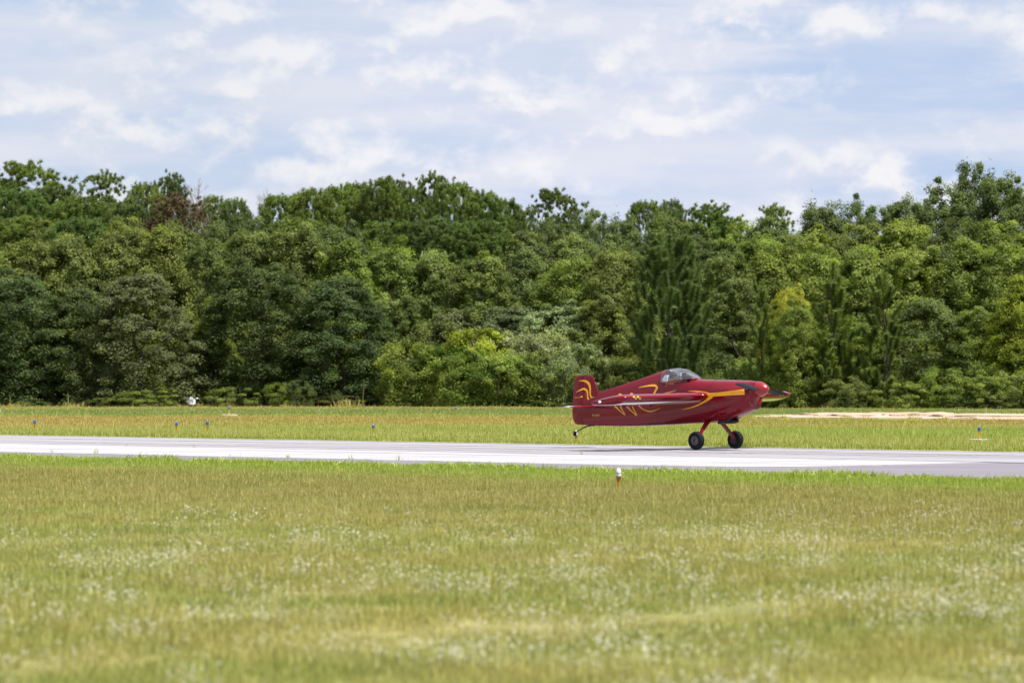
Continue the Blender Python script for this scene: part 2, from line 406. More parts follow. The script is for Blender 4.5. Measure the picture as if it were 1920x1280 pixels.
def mound(px, py, w, h, seed, m=M['sand']):
    r = random.Random(seed); p = gnd(px, py); bm = bmesh.new()
    bmesh.ops.create_icosphere(bm, subdivisions=3, radius=1)
    from mathutils import noise as mn
    for v in bm.verts:
        k = 1 + .35 * mn.noise(v.co * 2.2 + Vector((seed, 0, 0))) + .12 * mn.noise(v.co * 7)
        v.co = Vector((v.co.x * w * k, v.co.y * w * .6 * k, v.co.z * h * k))
    me = bpy.data.meshes.new('sand_mound'); bm.to_mesh(me); bm.free()
    o = link('sand_mound', me, m, smooth=True); o.location = p; return tag(o, kind='structure')
M['clay'] = simple('red_clay', (.38, .27, .19), .95, noise=.3, nscale=2)
for i, (px, py, w, h) in enumerate([(1652, 779.5, 1.3, .13), (1700, 777, 1.0, .10), (1610, 780, 1.3, .12), (1840, 781, 2.2, .12), (1560, 778, 1.5, .10), (1757, 779, .9, .13)]):
    mound(px, py, w, h, i, M['clay'] if i in (0, 1) else M['sand'])

# ------------------------------------------------------------------ grass: blades scattered by geometry nodes
def blade_patch(rng, n, rad, h0, h1, w, stalks=0.04, lean=.35):
    """n bent blades (3 triangles each) in a round patch"""
    r = rad * np.sqrt(rng.random(n)); a = rng.random(n) * 2 * np.pi
    bx_, by_ = r * np.cos(a), r * np.sin(a)
    h = h0 + (h1 - h0) * rng.random(n) ** 1.6
    tint = np.clip(rng.normal(.32, .2, n), 0, 1)
    st = rng.random(n) < stalks; h[st] *= rng.uniform(1.6, 2.6, st.sum()); tint[st] = rng.uniform(.75, 1, st.sum())
    ww = np.where(st, w * .6, w) * rng.uniform(.6, 1.3, n)
    ang = rng.random(n) * 2 * np.pi; la = rng.random(n) * 2 * np.pi
    l = np.where(st, .12, lean) * h * rng.uniform(.2, 1.6, n)
    dx, dy = np.cos(ang) * ww / 2, np.sin(ang) * ww / 2
    lx, ly = np.cos(la) * l, np.sin(la) * l
    V = np.empty((n, 5, 3))
    V[:, 0] = np.c_[bx_ - dx, by_ - dy, np.full(n, -.01)]; V[:, 1] = np.c_[bx_ + dx, by_ + dy, np.full(n, -.01)]
    V[:, 2] = np.c_[bx_ + dx * .8 + lx * .3, by_ + dy * .8 + ly * .3, h * .6]; V[:, 3] = np.c_[bx_ - dx * .8 + lx * .3, by_ - dy * .8 + ly * .3, h * .6]
    V[:, 4] = np.c_[bx_ + lx, by_ + ly, h * np.cos(np.minimum(1, l / h) * .6)]
    base = np.arange(n)[:, None] * 5
    Fc = np.concatenate([base + [0, 1, 2], base + [0, 2, 3], base + [3, 2, 4]], 1).ravel()
    return V.reshape(-1, 3), Fc, np.repeat(tint, 3)
def scatter(name, patches, area, dens, seed, m, label, smin=.7, smax=1.35, cat='grass'):
    """area: list of quads (4 corner points). The blades' mesh carries its own area faces; nodes put patches on them."""
    Vs, Fs, T, A = [], [], [], []; off = 0
    for (V, Fc, t_) in patches:
        Vs.append(V); Fs.append(Fc + off); off += len(V); T.append(t_); A.append(np.zeros(len(t_)))
    nt_ = sum(len(t_) for t_ in T)
    av, af = [], []
    for q in area:
        for tri in ((0, 1, 2), (0, 2, 3)):
            av += [tuple(q[i]) for i in tri]; af += [off, off + 1, off + 2]; off += 3
    Vs.append(np.array(av)); Fs.append(np.array(af)); T.append(np.zeros(len(af) // 3)); A.append(np.ones(len(af) // 3))
    me = np_mesh(name, np.concatenate(Vs), 3, np.concatenate(Fs), {'tint': np.concatenate(T), 'is_area': np.concatenate(A)})
    o = link(name, me, m); tag(o, label, cat, kind='stuff')
    ng = bpy.data.node_groups.new(name + '_scatter', 'GeometryNodeTree')
    ng.interface.new_socket('Geometry', in_out='INPUT', socket_type='NodeSocketGeometry')
    ng.interface.new_socket('Geometry', in_out='OUTPUT', socket_type='NodeSocketGeometry')
    N = ng.nodes.new; Lk = ng.links.new
    gi, go = N('NodeGroupInput'), N('NodeGroupOutput')
    na = N('GeometryNodeInputNamedAttribute'); na.data_type = 'FLOAT'; na.inputs[0].default_value = 'is_area'
    cmp = N('FunctionNodeCompare'); cmp.data_type = 'FLOAT'; cmp.operation = 'GREATER_THAN'; cmp.inputs[1].default_value = .5
    Lk(na.outputs[0], cmp.inputs[0])
    sg = N('GeometryNodeSeparateGeometry'); sg.domain = 'FACE'; Lk(gi.outputs[0], sg.inputs[0]); Lk(cmp.outputs[0], sg.inputs[1])
    dp = N('GeometryNodeDistributePointsOnFaces'); dp.distribute_method = 'RANDOM'; Lk(sg.outputs[0], dp.inputs['Mesh'])
    dp.inputs['Seed'].default_value = seed
    dp.inputs['Density'].default_value = 26 if callable(dens) else dens
    rz = N('FunctionNodeRandomValue'); rz.data_type = 'FLOAT_VECTOR'; rz.inputs[0].default_value = (0, 0, 0); rz.inputs[1].default_value = (0, 0, 6.283)
    rs = N('FunctionNodeRandomValue'); rs.data_type = 'FLOAT'; rs.inputs[2].default_value = smin; rs.inputs[3].default_value = smax; rs.inputs['Seed'].default_value = 5
    ip = N('GeometryNodeInstanceOnPoints'); Lk(dp.outputs['Points'], ip.inputs['Points']); Lk(sg.outputs[1], ip.inputs['Instance'])
    Lk(rz.outputs[0], ip.inputs['Rotation'])
    pos = N('GeometryNodeInputPosition'); nz = N('ShaderNodeTexNoise'); nz.inputs['Scale'].default_value = .45; nz.inputs['Detail'].default_value = 3; Lk(pos.outputs[0], nz.inputs['Vector'])
    mm = N('ShaderNodeMapRange'); mm.inputs[1].default_value = .3; mm.inputs[2].default_value = .7; mm.inputs[3].default_value = .7; mm.inputs[4].default_value = 1.35; Lk(nz.outputs[0], mm.inputs[0])
    ml = N('ShaderNodeMath'); ml.operation = 'MULTIPLY'; Lk(rs.outputs[1], ml.inputs[0]); Lk(mm.outputs[0], ml.inputs[1])
    Lk(ml.outputs[0], ip.inputs['Scale'])
    Lk(ip.outputs[0], go.inputs[0])
    if callable(dens):
        rv = N('FunctionNodeRandomValue'); rv.data_type = 'FLOAT'; rv.inputs['Seed'].default_value = 9
        lt = N('FunctionNodeCompare'); lt.data_type = 'FLOAT'; lt.operation = 'LESS_THAN'
        Lk(rv.outputs[1], lt.inputs[0]); Lk(dens(ng), lt.inputs[1]); Lk(lt.outputs[0], ip.inputs['Selection'])
    md = o.modifiers.new('scatter', 'NODES'); md.node_group = ng
    return o
g_ = np.random.default_rng(11)
K = .205                                            # half width of the field per metre of distance
def quad(y0, y1, k=K, z=0.003): return [(-k * y0, y0, z), (k * y0, y0, z), (k * y1, y1, z), (-k * y1, y1, z)]
def to_edge(v_, dmin=None, dmax=None, k=K, z=0.003):
    """field corners where the sight lines at +-k meet the runway edge at v"""
    out = []
    for s in (-1, 1):
        d = v_ / (N_.x * s * k + N_.y); out.append((s * k * d, d, z))
    return out
el, er = to_edge(V_NEAR - .12)
near_area = [quad(17.5, 40), [(-K * 40, 40, .003), (K * 40, 40, .003), er, el]]
scatter('field_grass', [blade_patch(g_, 460, .50, .025, .070, .0055, .025)], near_area, 4.2, 3, M['blade'],
        'olive green mown grass of the near field in front of the runway')
# lush verge that overhangs the near runway edge
a0, a1 = uv(-70, V_NEAR - 1.4, .003), uv(-28, V_NEAR - 1.4, .003); b0, b1 = uv(-70, V_NEAR + .10, .003), uv(-28, V_NEAR + .10, .003)
scatter('verge_grass', [blade_patch(g_, 150, .20, .02, .08, .009, .03, .8)], [[a0, a1, b1, b0]], 6.0, 5, M['blade'],
        'bright green tufts of grass creeping over the near runway edge', .3, 2.1)
fl, fr = to_edge(V_FAR + .35)
far_area = [[fl, fr, (K * 112, 112, .003), (-K * 112, 112, .003)]]
scatter('far_verge_grass', [blade_patch(g_, 420, .60, .03, .105, .012, .06)], far_area, 2.2, 7, M['blade'],
        'tall pale green grass along the far side of the runway')
scatter('meadow_grass', [blade_patch(g_, 480, 1.0, .025, .075, .022, .04)], [quad(112, 131, .19), [(-.19 * 131, 131, .003), (8.6, 131, .003), (8.6, 154, .003), (-.19 * 154, 154, .003)], quad(154, 192, .18)], .62, 9, M['blade'],
        'tan and green grass strip in front of the wood')
def seam_quads(v, w, u0=-80, u1=-20): return [[uv(u0, v - w, .012), uv(u1, v - w, .012), uv(u1, v + w, .012), uv(u0, v + w, .012)]]
scatter('joint_weeds', [blade_patch(g_, 10, .05, .02, .10, .007, .3, .5)], seam_quads(57.4, .08) + seam_quads(51.35, .25), .5, 31, M['blade'],
        'sparse weeds growing out of the runway joints', .5, 1.4, 'weeds')
scatter('tall_weeds', [blade_patch(g_, 130, .45, .08, .30, .026, .05, .6)], [[(-.2 * 179.5, 179.5, .003), (4, 179.5, .003), (4, 184, .003), (-.2 * 184, 184, .003)], [(4, 173, .003), (36, 170, .003), (36, 176, .003), (4, 181, .003)]], .42, 41, M['blade'],
        'uneven tall weeds where the meadow meets the wood', .3, 1.5, 'weeds')
scatter('sand_weeds', [blade_patch(g_, 60, .35, .04, .16, .022, .1, .5)], [[(7, 132, .013), (30, 132, .013), (32, 153, .013), (7, 153, .013)]], .10, 43, M['blade'],
        'thin weeds scattered over the bare sand on the right', .3, 1.3, 'weeds')
# white flowers of the near field
def flower_patch(rng, n, rad):
    V, Fc, T = [], [], []; off = 0
    for i in range(n):
        r = rad * math.sqrt(rng.random()); a = rng.random() * 6.283; x, y = r * math.cos(a), r * math.sin(a); h = rng.uniform(.06, .13); s = rng.uniform(.0035, .0075) * (1.6 if rng.random() < .06 else 1)
        V += [(x - .001, y, 0), (x + .001, y, 0), (x, y, h)]; Fc += [off, off + 1, off + 2]; T.append(0); off += 3
        tx, ty = rng.uniform(-.5, .5, 2); k = 6
        c = Vector((x, y, h + s * .5)); V.append(tuple(c)); V.append((x, y, h - s * .6)); o0 = off; off += 2
        V[-2] = (x, y, h + s * .9); V[-1] = (x, y, h - s * .8)
        for j in range(k):
            b_ = 6.283 * j / k; V.append((x + math.cos(b_) * s, y + math.sin(b_) * s, h + math.cos(b_) * s * tx * .4 + math.sin(b_) * s * ty * .4)); off += 1
        for j in range(k):
            Fc += [o0, o0 + 2 + j, o0 + 2 + (j + 1) % k, o0 + 1, o0 + 2 + (j + 1) % k, o0 + 2 + j]; T += [1, 1]
    return np.array(V), np.array(Fc), np.array(T, float)
def fl_dens(ng):
    N = ng.nodes.new; Lk = ng.links.new
    p = N('GeometryNodeInputPosition'); n = N('ShaderNodeTexNoise'); n.inputs['Scale'].default_value = .75; n.inputs['Detail'].default_value = 5; n.inputs['Roughness'].default_value = .65
    Lk(p.outputs[0], n.inputs['Vector'])
    s = N('ShaderNodeSeparateXYZ'); Lk(p.outputs[0], s.inputs[0])
    a = N('ShaderNodeMapRange'); a.inputs[1].default_value = .47; a.inputs[2].default_value = .72; a.inputs[3].default_value = 0; a.inputs[4].default_value = 1.0; Lk(n.outputs[0], a.inputs[0])
    y = N('ShaderNodeMapRange'); y.inputs[1].default_value = 32; y.inputs[2].default_value = 44; y.inputs[3].default_value = 1; y.inputs[4].default_value = .0; Lk(s.outputs[1], y.inputs[0])
    x = N('ShaderNodeMapRange'); x.inputs[1].default_value = -4; x.inputs[2].default_value = 4; x.inputs[3].default_value = .6; x.inputs[4].default_value = 1.35; Lk(s.outputs[0], x.inputs[0])
    m_ = N('ShaderNodeMath'); m_.operation = 'MULTIPLY'; Lk(a.outputs[0], m_.inputs[0]); Lk(y.outputs[0], m_.inputs[1])
    m2 = N('ShaderNodeMath'); m2.operation = 'MULTIPLY'; Lk(m_.outputs[0], m2.inputs[0]); Lk(x.outputs[0], m2.inputs[1])
    return m2.outputs[0]
scatter('white_flowers', [flower_patch(g_, 9, .13)], [quad(17.5, 45)], fl_dens, 21, M['petal'],
        'small white wildflowers dotted through the near field grass', .7, 1.3, 'flowers')

# ------------------------------------------------------------------ runway and taxiway lights
def light_fixture(px, py, kind, label, group, pad=0, scale=1.0, lean=0.):
    p = gnd(px, py); root = empty(kind, p, random.uniform(0, 6)); root.rotation_euler = (lean, lean * .5, root.rotation_euler.z)
    root.scale = (scale,) * 3
    if pad: root.location.z += .07
    tag(root, label, 'runway light' if kind == 'runway_light' else 'taxiway light', group)
    if kind == 'runway_light':
        build('post', lathe([(.016, -.02), (.016, .12), (.022, .125), (.022, .15), (.034, .20), (.043, .225), (.043, .235), (0, .236)], 16), [M['post_orange'], M['post_brown']], root, True,
              fm=[0] * 48 + [1] * 64)
        build('collar', lathe([(.045, .234), (.050, .236), (.050, .252), (.045, .256), (0, .256)], 18), M['collar'], root)
        build('lens', lathe([(.041, .2565), (.043, .29), (.042, .325), (.036, .352), (.024, .370), (.010, .378), (0, .380)], 20), M['lens_clear'], root, True)
        build('lens_band', lathe([(.0435, .292), (.0455, .296), (.0455, .302), (.0435, .306)], 20), M['collar'], root)
    else:
        build('post', lathe([(.022, -.02), (.022, .20), (.030, .205), (.030, .228), (0, .229)], 14), M['post_orange'], root, True)
        build('collar', lathe([(.036, .229), (.038, .231), (.038, .246), (0, .247)], 14), M['collar'], root)
        build('lens', lathe([(.033, .2475), (.036, .27), (.035, .30), (.028, .325), (.014, .338), (0, .340)], 18), M['lens_blue'], root, True)
        build('lens_cap', lathe([(.012, .3405), (.011, .350), (0, .352)], 10), M['lens_clear'], root)
    if pad:
        q = build('base_pad', lathe([(pad, -.12), (pad, .035), (pad - .02, .045), (0, .046)], 28), M['concrete'], root)
        tag(q, 'round pale concrete base')
    return root
RL, TL = 'white runway edge lights on orange posts', 'blue taxiway lights on orange posts'
light_fixture(1160, 921, 'runway_light', 'white domed light on an orange post in the grass in front of the runway', RL, scale=.86)
light_fixture(1080, 832.6, 'runway_light', 'white domed light on an orange post behind the runway, under the aircraft tail', RL, scale=.86)
light_fixture(-1.5, 786, 'runway_light', 'pale light fixture cut off by the left edge of the photo, in the tan grass', RL, scale=1.0)
light_fixture(1836, 832, 'taxiway_light', 'blue light on orange post and concrete pad at far right beyond the runway', TL, .23)
light_fixture(430, 782.5, 'taxiway_light', 'blue light on orange post and concrete pad before the dark oaks, left', TL, .30)
light_fixture(65, 810.5, 'taxiway_light', 'blue light half sunk in grass near the left edge of the photo', TL, scale=1.05)
light_fixture(331, 814, 'taxiway_light', 'pale blue light sunk in grass, left of the pair beside each other', TL, scale=1.0)
light_fixture(389, 814.5, 'taxiway_light', 'deep blue light sunk in grass, right of the pair beside each other', TL, scale=1.12)
light_fixture(700, 818.5, 'taxiway_light', 'small faint blue light sunk deepest in the far verge grass, left of the aircraft', TL, scale=.95)
light_fixture(855, 777.5, 'taxiway_light', 'tiny farthest blue light at the foot of the scrub, left of the aircraft', TL, scale=.9)

# pale lumps of rock at the foot of the wood
def rock(px, py, d, w, h, seed, label, m=None):
    from mathutils import noise as mn
    bm = bmesh.new(); bmesh.ops.create_icosphere(bm, subdivisions=3, radius=1)
    for v in bm.verts:
        k = 1 + .45 * mn.noise(v.co * 1.6 + Vector((seed * 3.1, 0, 0))) + .2 * mn.noise(v.co * 4.5)
        v.co = Vector((v.co.x * w * k, v.co.y * w * .7 * k, max(-.3, v.co.z) * h * k))
    me = bpy.data.meshes.new('boulder'); bm.to_mesh(me); bm.free()
    o = link('boulder', me, m or M['rock']); p = at(px, py, d); o.location = (p.x, p.y, max(.05, p.z)); o.rotation_euler.z = seed
    tag(o, label, 'boulder', 'pale boulders at the foot of the oaks')
M['rock_w'] = simple('white_rock', (.50, .50, .53), .9, noise=.15, nscale=6)
rock(359, 755, 181, .26, .26, 1, 'white jagged boulder at the foot of the oaks behind the padded light', M['rock_w'])
rock(347, 744, 182.2, .24, .28, 2, 'grey boulder leaning behind the white jagged one', M['rock'])
rock(367, 747.5, 181.6, .20, .07, 3, 'flat pale slab sticking out on top right of the white boulder', M['rock_w'])
rock(393, 751, 182.0, .16, .2, 4, 'small dim grey boulder alone under the oak branches right of the white one')

# ------------------------------------------------------------------ trees
def leaf_cards(rng, P, Nn, L, Wd, tint):
    """rhombic leaves: centre P, normal Nn, length L, width Wd"""
    n = len(P); Nn = Nn / (np.linalg.norm(Nn, axis=1, keepdims=True) + 1e-9)
    a = rng.normal(size=(n, 3)); t_ = np.cross(Nn, a); t_ /= np.linalg.norm(t_, axis=1, keepdims=True) + 1e-9
    b_ = np.cross(Nn, t_)
    V = np.stack([P - t_ * L[:, None] / 2, P + b_ * Wd[:, None] / 2 - t_ * L[:, None] * .08, P + t_ * L[:, None] / 2, P - b_ * Wd[:, None] / 2 - t_ * L[:, None] * .08], 1)
    return V.reshape(-1, 3), np.arange(n * 4), tint
def limbs(rng, H, n, R_, base=.25, r0=.12, m=None, name='trunk', top=.85):
    """tapered, slightly crooked trunk with limbs"""
    pts = [Vector((0, 0, -.15))]
    for i in range(1, 8): pts.append(Vector((rng.normal() * .05 * i * H / 10, rng.normal() * .05 * i * H / 10, H * top * i / 7)))
    parts = [tube(pts, [r0 * (1 - .85 * i / 7) * (1.35 if i == 0 else 1) for i in range(8)], 8)]
    for k in range(n):
        t_ = base + (top - .02 - base) * (k + rng.random() * .6) / n; i = t_ / top * 7; j = min(6, int(i)); p = pts[j].lerp(pts[j + 1], i - j)
        a = rng.random() * 6.283; l = R_ * rng.uniform(.5, .95) * (1.1 - .5 * t_)
        q = [p]
        for s in range(1, 5): q.append(p + Vector((math.cos(a + rng.normal() * .12) * l * s / 4, math.sin(a + rng.normal() * .12) * l * s / 4, l * (.35 * s / 4 + .25 * (s / 4) ** 2))))
        rr = r0 * .42 * (1.1 - t_)
        parts.append(tube(q, [rr, rr * .8, rr * .6, rr * .4, rr * .15], 5))
    me = bpy.data.meshes.new(name); V, Fc = merge(*parts); me.from_pydata(V, [], Fc); me.update(); return me
def crown_broad(seed, H=8, Rr=2.6, ncl=190, per=260, base=.04, shape=1.0, leaf=.11, clump=.6, up=.5, stray=18, conic=0.):
    rng = np.random.default_rng(seed)
    lob = rng.normal(size=(9, 3)); lob /= np.linalg.norm(lob, axis=1, keepdims=True); la = rng.uniform(-.32, .38, 9)
    C = []
    while len(C) < ncl:
        t_ = base + (1 - base) * rng.random()
        prof = (.80 + .5 * t_) if t_ < .4 else max(0, 1 - ((t_ - .4) / .63) ** (1.9 + .4 * shape)) ** .5
        prof = prof * (1 - conic) + conic * 1.12 * max(.04, 1 - t_) ** .62
        a = rng.random() * 6.283
        d = np.array([math.cos(a), math.sin(a), (t_ - .5) * 1.6]); d /= np.linalg.norm(d)
        bump = 1 + float(np.sum(la * np.maximum(0, lob @ d - .55) * 2.2))
        rad = Rr * prof * bump * (rng.uniform(.35, 1.0) ** .5)
        C.append((math.cos(a) * rad, math.sin(a) * rad, H * t_ * (1 + .025 * rng.normal()) - .25))
    C = np.array(C); rc = clump * rng.uniform(.55, 1.25, ncl) * (1.15 - .35 * C[:, 2] / H)
    k = (per * rng.uniform(.6, 1.4, ncl)).astype(int); idx = np.repeat(np.arange(ncl), k); n = len(idx)
    u_ = rng.normal(size=(n, 3)); u_ /= np.linalg.norm(u_, axis=1, keepdims=True); rr = rng.random(n) ** .45
    off = u_ * rr[:, None] * rc[idx][:, None]; off[:, 2] *= .85
    out = C[idx] * [1, 1, 0]; out /= np.linalg.norm(out, axis=1, keepdims=True) + 1e-6
    off[:, 2] -= .12 * np.sum(off * out, 1)                       # sprays droop outwards
    P = C[idx] + off
    # stray sprigs that break the outline
    ns = n // stray; si = rng.integers(0, ncl, ns); P[:ns] = C[si] + rng.normal(size=(ns, 3)) * rc[si][:, None] * [.75, .75, .7]
    P[:, 2] = np.maximum(P[:, 2], .02 + .2 * rng.random(n))
    Nn = u_ * .55 + out * .35 + np.array([0, 0, up + .25]) + rng.normal(size=(n, 3)) * .45
    s = leaf * rng.uniform(.6, 1.3, n)
    ct = rng.uniform(.25, .75, ncl)
    tint = np.clip(ct[idx] + rng.normal(0, .16, n), 0, 1)
    V, Fc, T = leaf_cards(rng, P, Nn, s, s * .62, tint)
    return np_mesh('crown', V, 4, Fc, {'tint': T})
def needle_geo(rng, P0, A, Ls, nper, nl, nw):
    """bottle-brush shoots: start P0, axis A (unit), length Ls; needles point forwards and out"""
    m_ = len(P0); idx = np.repeat(np.arange(m_), nper); n = len(idx); s = rng.random(n)
    a = A[idx]; rnd = rng.normal(size=(n, 3)); side = np.cross(a, rnd); side /= np.linalg.norm(side, axis=1, keepdims=True) + 1e-9
    p = P0[idx] + a * (s * Ls[idx])[:, None]
    d = a * rng.uniform(.15, .9, n)[:, None] + side; d[:, 2] -= .08; d /= np.linalg.norm(d, axis=1, keepdims=True)
    l = nl * rng.uniform(.6, 1.15, n); w = np.cross(d, rng.normal(size=(n, 3))); w /= np.linalg.norm(w, axis=1, keepdims=True) + 1e-9
    V = np.stack([p - w * nw / 2, p + w * nw / 2, p + d * l[:, None]], 1).reshape(-1, 3)
    t0 = rng.uniform(.2, .75, m_); return V, np.arange(n * 3), np.clip(t0[idx] + rng.normal(0, .12, n), 0, 1)
def crown_pine(seed, H, Rr, base, n, ls, nper, nl, nw, prof, upright=.8, shell=.5, clusters=0):
    rng = np.random.default_rng(seed); P, A, L_ = [], [], []
    cl = None
    if clusters:
        cl = []
        while len(cl) < clusters:
            t_ = base + (1 - base) * rng.random() ** .8; r = Rr * prof((t_ - base) / (1 - base)) * rng.uniform(.35, .95); a = rng.random() * 6.283
            cl.append((math.cos(a) * r, math.sin(a) * r, H * t_ - ls))
    for i in range(n):
        if cl:
            c = cl[rng.integers(len(cl))]; o = rng.normal(size=3) * [.42, .42, .24] * Rr * .56; p = np.array(c) + o
            d = np.array([o[0] * .8 + c[0] * .12, o[1] * .8 + c[1] * .12, upright]) + rng.normal(size=3) * .25
        else:
            t_ = base + (1 - base) * rng.random() ** .85; r = Rr * prof((t_ - base) / (1 - base)) * rng.uniform(shell, 1.02) ** .7; a = rng.random() * 6.283
            p = np.array([math.cos(a) * r, math.sin(a) * r, H * t_ - ls]); d = np.array([math.cos(a) * .35, math.sin(a) * .35, upright]) + rng.normal(size=3) * .2
        P.append(p); A.append(d / np.linalg.norm(d)); L_.append(ls * rng.uniform(.5, 1.25))
    if not cl: P.append([0, 0, H - ls])
    if not cl: A.append([0, 0, 1]); L_.append(ls)
    V, Fc, T = needle_geo(rng, np.array(P), np.array(A), np.array(L_), nper, nl, nw)
    return np_mesh('crown', V, 3, Fc, {'tint': T})
def mesh_twigs(seed, H, Rr, n):
    """bare crown: forking twigs"""
    rng = np.random.default_rng(seed); parts = []
    for k in range(n):
        t_ = .45 + .5 * rng.random(); p = Vector((0, 0, H * t_)); a = rng.random() * 6.283; l = Rr * rng.uniform(.5, 1) * (1.3 - t_)
        e = p + Vector((math.cos(a) * l, math.sin(a) * l, l * rng.uniform(.5, 1.2))); parts.append(tube([p, p.lerp(e, .5) + Vector((0, 0, -.1)), e], [.05, .035, .012], 4, False))
        for j in range(7):
            q = p.lerp(e, rng.uniform(.3, 1)); f = q + Vector((rng.normal() * .35, rng.normal() * .35, rng.uniform(.2, .8))); parts.append(tube([q, f], [.02, .007], 3, False))
            for i in range(3):
                w_ = q.lerp(f, rng.uniform(.4, 1)); parts.append(tube([w_, w_ + Vector((rng.normal() * .15, rng.normal() * .15, rng.uniform(.1, .35)))], [.011, .005], 3, False))
    V, Fc = merge(*parts); me = bpy.data.meshes.new('bare_branches'); me.from_pydata(V, [], Fc); me.update(); return me

LIB = {}; WK = {'oak': 1.28, 'tall_oak': 1.3, 'dense_pine': 1.25, 'bush': 1.15}
def lib(key, crown, trunk, H, W_, leafm, barkm='bark'):
    crown.materials.append(M[leafm]); trunk.materials.append(M[barkm]); LIB.setdefault(key, []).append((crown, trunk, H, W_))
rngt = np.random.default_rng(5)
for s in range(4): lib('oak', crown_broad(100 + s, 8, 2.5, 330, 190, .03, [1, .8, 1.2, .9][s], .105, .42, conic=[.15, .75, .35, .95][s]), limbs(rngt, 8, 12, 2.0, m='x', r0=.09), 8.0, 5.0, 'leaf')
for s in range(3): lib('tall_oak', crown_broad(140 + s, 10, 2.6, 290, 190, .22, [.7, 1, .85][s], .112, .46, stray=60, conic=[.1, .5, .3][s]), limbs(rngt, 10, 12, 2.2, .3, .12), 10.1, 5.2, 'leaf')
for s in range(3): lib('bush', crown_broad(180 + s, 3.2, 1.9, 90, 230, .02, .8, .10, .40), limbs(rngt, 3.0, 8, 1.4, .1, .05), 3.2, 3.8, 'leaf')
dome = lambda t_: math.sqrt(max(0, 1 - (abs(t_ - .42) / .60) ** 2.4)) if t_ < 1.02 else 0
oval = lambda t_: max(.12, math.sin(math.pi * min(1, t_ * .86 + .10)) ** .6)
cone = lambda t_: max(.05, 1.0 - t_) ** .75 * (.55 + .45 * min(1, t_ * 5))
for s in range(3): lib('open_pine', crown_pine(200 + s, 14, 1.9, .60, 640, .28, 85, .22, .034, dome, .8, .3, [44, 50, 40][s]), limbs(rngt, 14, 12, 1.9, .6, .16, top=.95), 14, 4.2, 'needle')
for s in range(3): lib('dense_pine', crown_pine(220 + s, 13, 2.4, .32, 1150, .45, 76, .22, .034, dome, .9, .45), limbs(rngt, 13, 9, 1.5, .4, .13, top=.86), 13, 5.0, 'needle')
lib('big_pine', crown_pine(240, 8.6, 1.62, .10, 170, .95, 430, .26, .030, oval, 1.25, .45), limbs(rngt, 8.6, 9, 1.2, .15, .09, top=.9), 8.6, 3.6, 'needle')
for s in range(3): lib('young_pine', crown_pine(250 + s, 7, 1.05, .14, 58, .85, 360, .22, .030, cone, 1.15, .35), limbs(rngt, 7, 14, 1.2, .2, .075, top=.97), 7, 2.4, 'needle')
tw = mesh_twigs(3, 12, 2.2, 34); lib('bare_tree', tw, limbs(rngt, 12, 6, 1.5, .5, .13, top=.93), 12, 4.4, 'barkgrey', 'barkgrey')

def plant(kind, v, px, ptop, d, wpx, col, label, cat='tree', group=None, name=None, rz=None):
    cr, tr, H0, W0 = LIB[kind][v % len(LIB[kind])]
    p = at(px, d=d); h = CAM_H - (ptop - 700) * d / F; w = wpx * d / F * WK.get(kind, 1)
    nm = name or {'oak': 'oak_tree', 'tall_oak': 'oak_tree', 'bush': 'bush', 'open_pine': 'pine_tree', 'dense_pine': 'pine_tree', 'big_pine': 'pine_tree', 'young_pine': 'young_pine_tree', 'bare_tree': 'dead_tree'}[kind]
    root = empty(nm, (p.x, p.y, 0), random.uniform(0, 6.28) if rz is None else rz)
    root.scale = (w / W0, w / W0, h / H0)
    tag(root, label, cat, group)
    t_ = bpy.data.objects.new('trunk' if kind != 'bush' else 'stems', tr); COL.objects.link(t_); t_.parent = root
    c = bpy.data.objects.new('crown' if kind != 'bush' else 'foliage', cr); COL.objects.link(c); c.parent = root; c.color = (*col, 1)
    return root
# base leaf colours (real albedo)
DG, OL, LG, YG, BG, SG, PN, PD = (.122, .160, .048), (.160, .192, .050), (.195, .245, .050), (.29, .32, .034), (.130, .170, .055), (.24, .275, .135), (.145, .195, .046), (.112, .158, .048)
FD = (.088, .122, .040)
ORD = ['first', 'second', 'third', 'fourth', 'fifth', 'sixth', 'seventh', 'eighth', 'ninth', 'tenth', 'eleventh', 'twelfth', 'thirteenth', 'fourteenth', 'fifteenth',
       'sixteenth', 'seventeenth', 'eighteenth', 'nineteenth', 'twentieth', 'twenty-first', 'twenty-second', 'twenty-third', 'twenty-fourth', 'twenty-fifth', 'twenty-sixth', 'twenty-seventh']
rj = random.Random(3)
def jit(c, a=.14):
    k = 1 + rj.uniform(-a, a); return (c[0] * k * (1 + rj.uniform(-a, a) * .5), c[1] * k, c[2] * k * (1 + rj.uniform(-a, a) * .5))
def row(items, what, where, cat, group, named):
    items = sorted(items, key=lambda q: q[2])
    n_in = 0
    for it in items:
        kind, v, px, ptop, d, wpx, col = it[:7]
        own = it[7] if len(it) > 7 else None
        inside = 0 <= px <= 1920
        if own: lab = own
        elif not inside: lab = f"{what} {where}, {'' if -75 < px < 1968 else 'farther '}past the photo's {'left' if px < 0 else 'right'} edge"
        else: lab = None
        if inside and not own:
            lab = f"{what} {where}, {ORD[n_in]} from left"; n_in += 1
        plant(kind, v, px, ptop, d, wpx, jit(col), lab, cat, group, named)
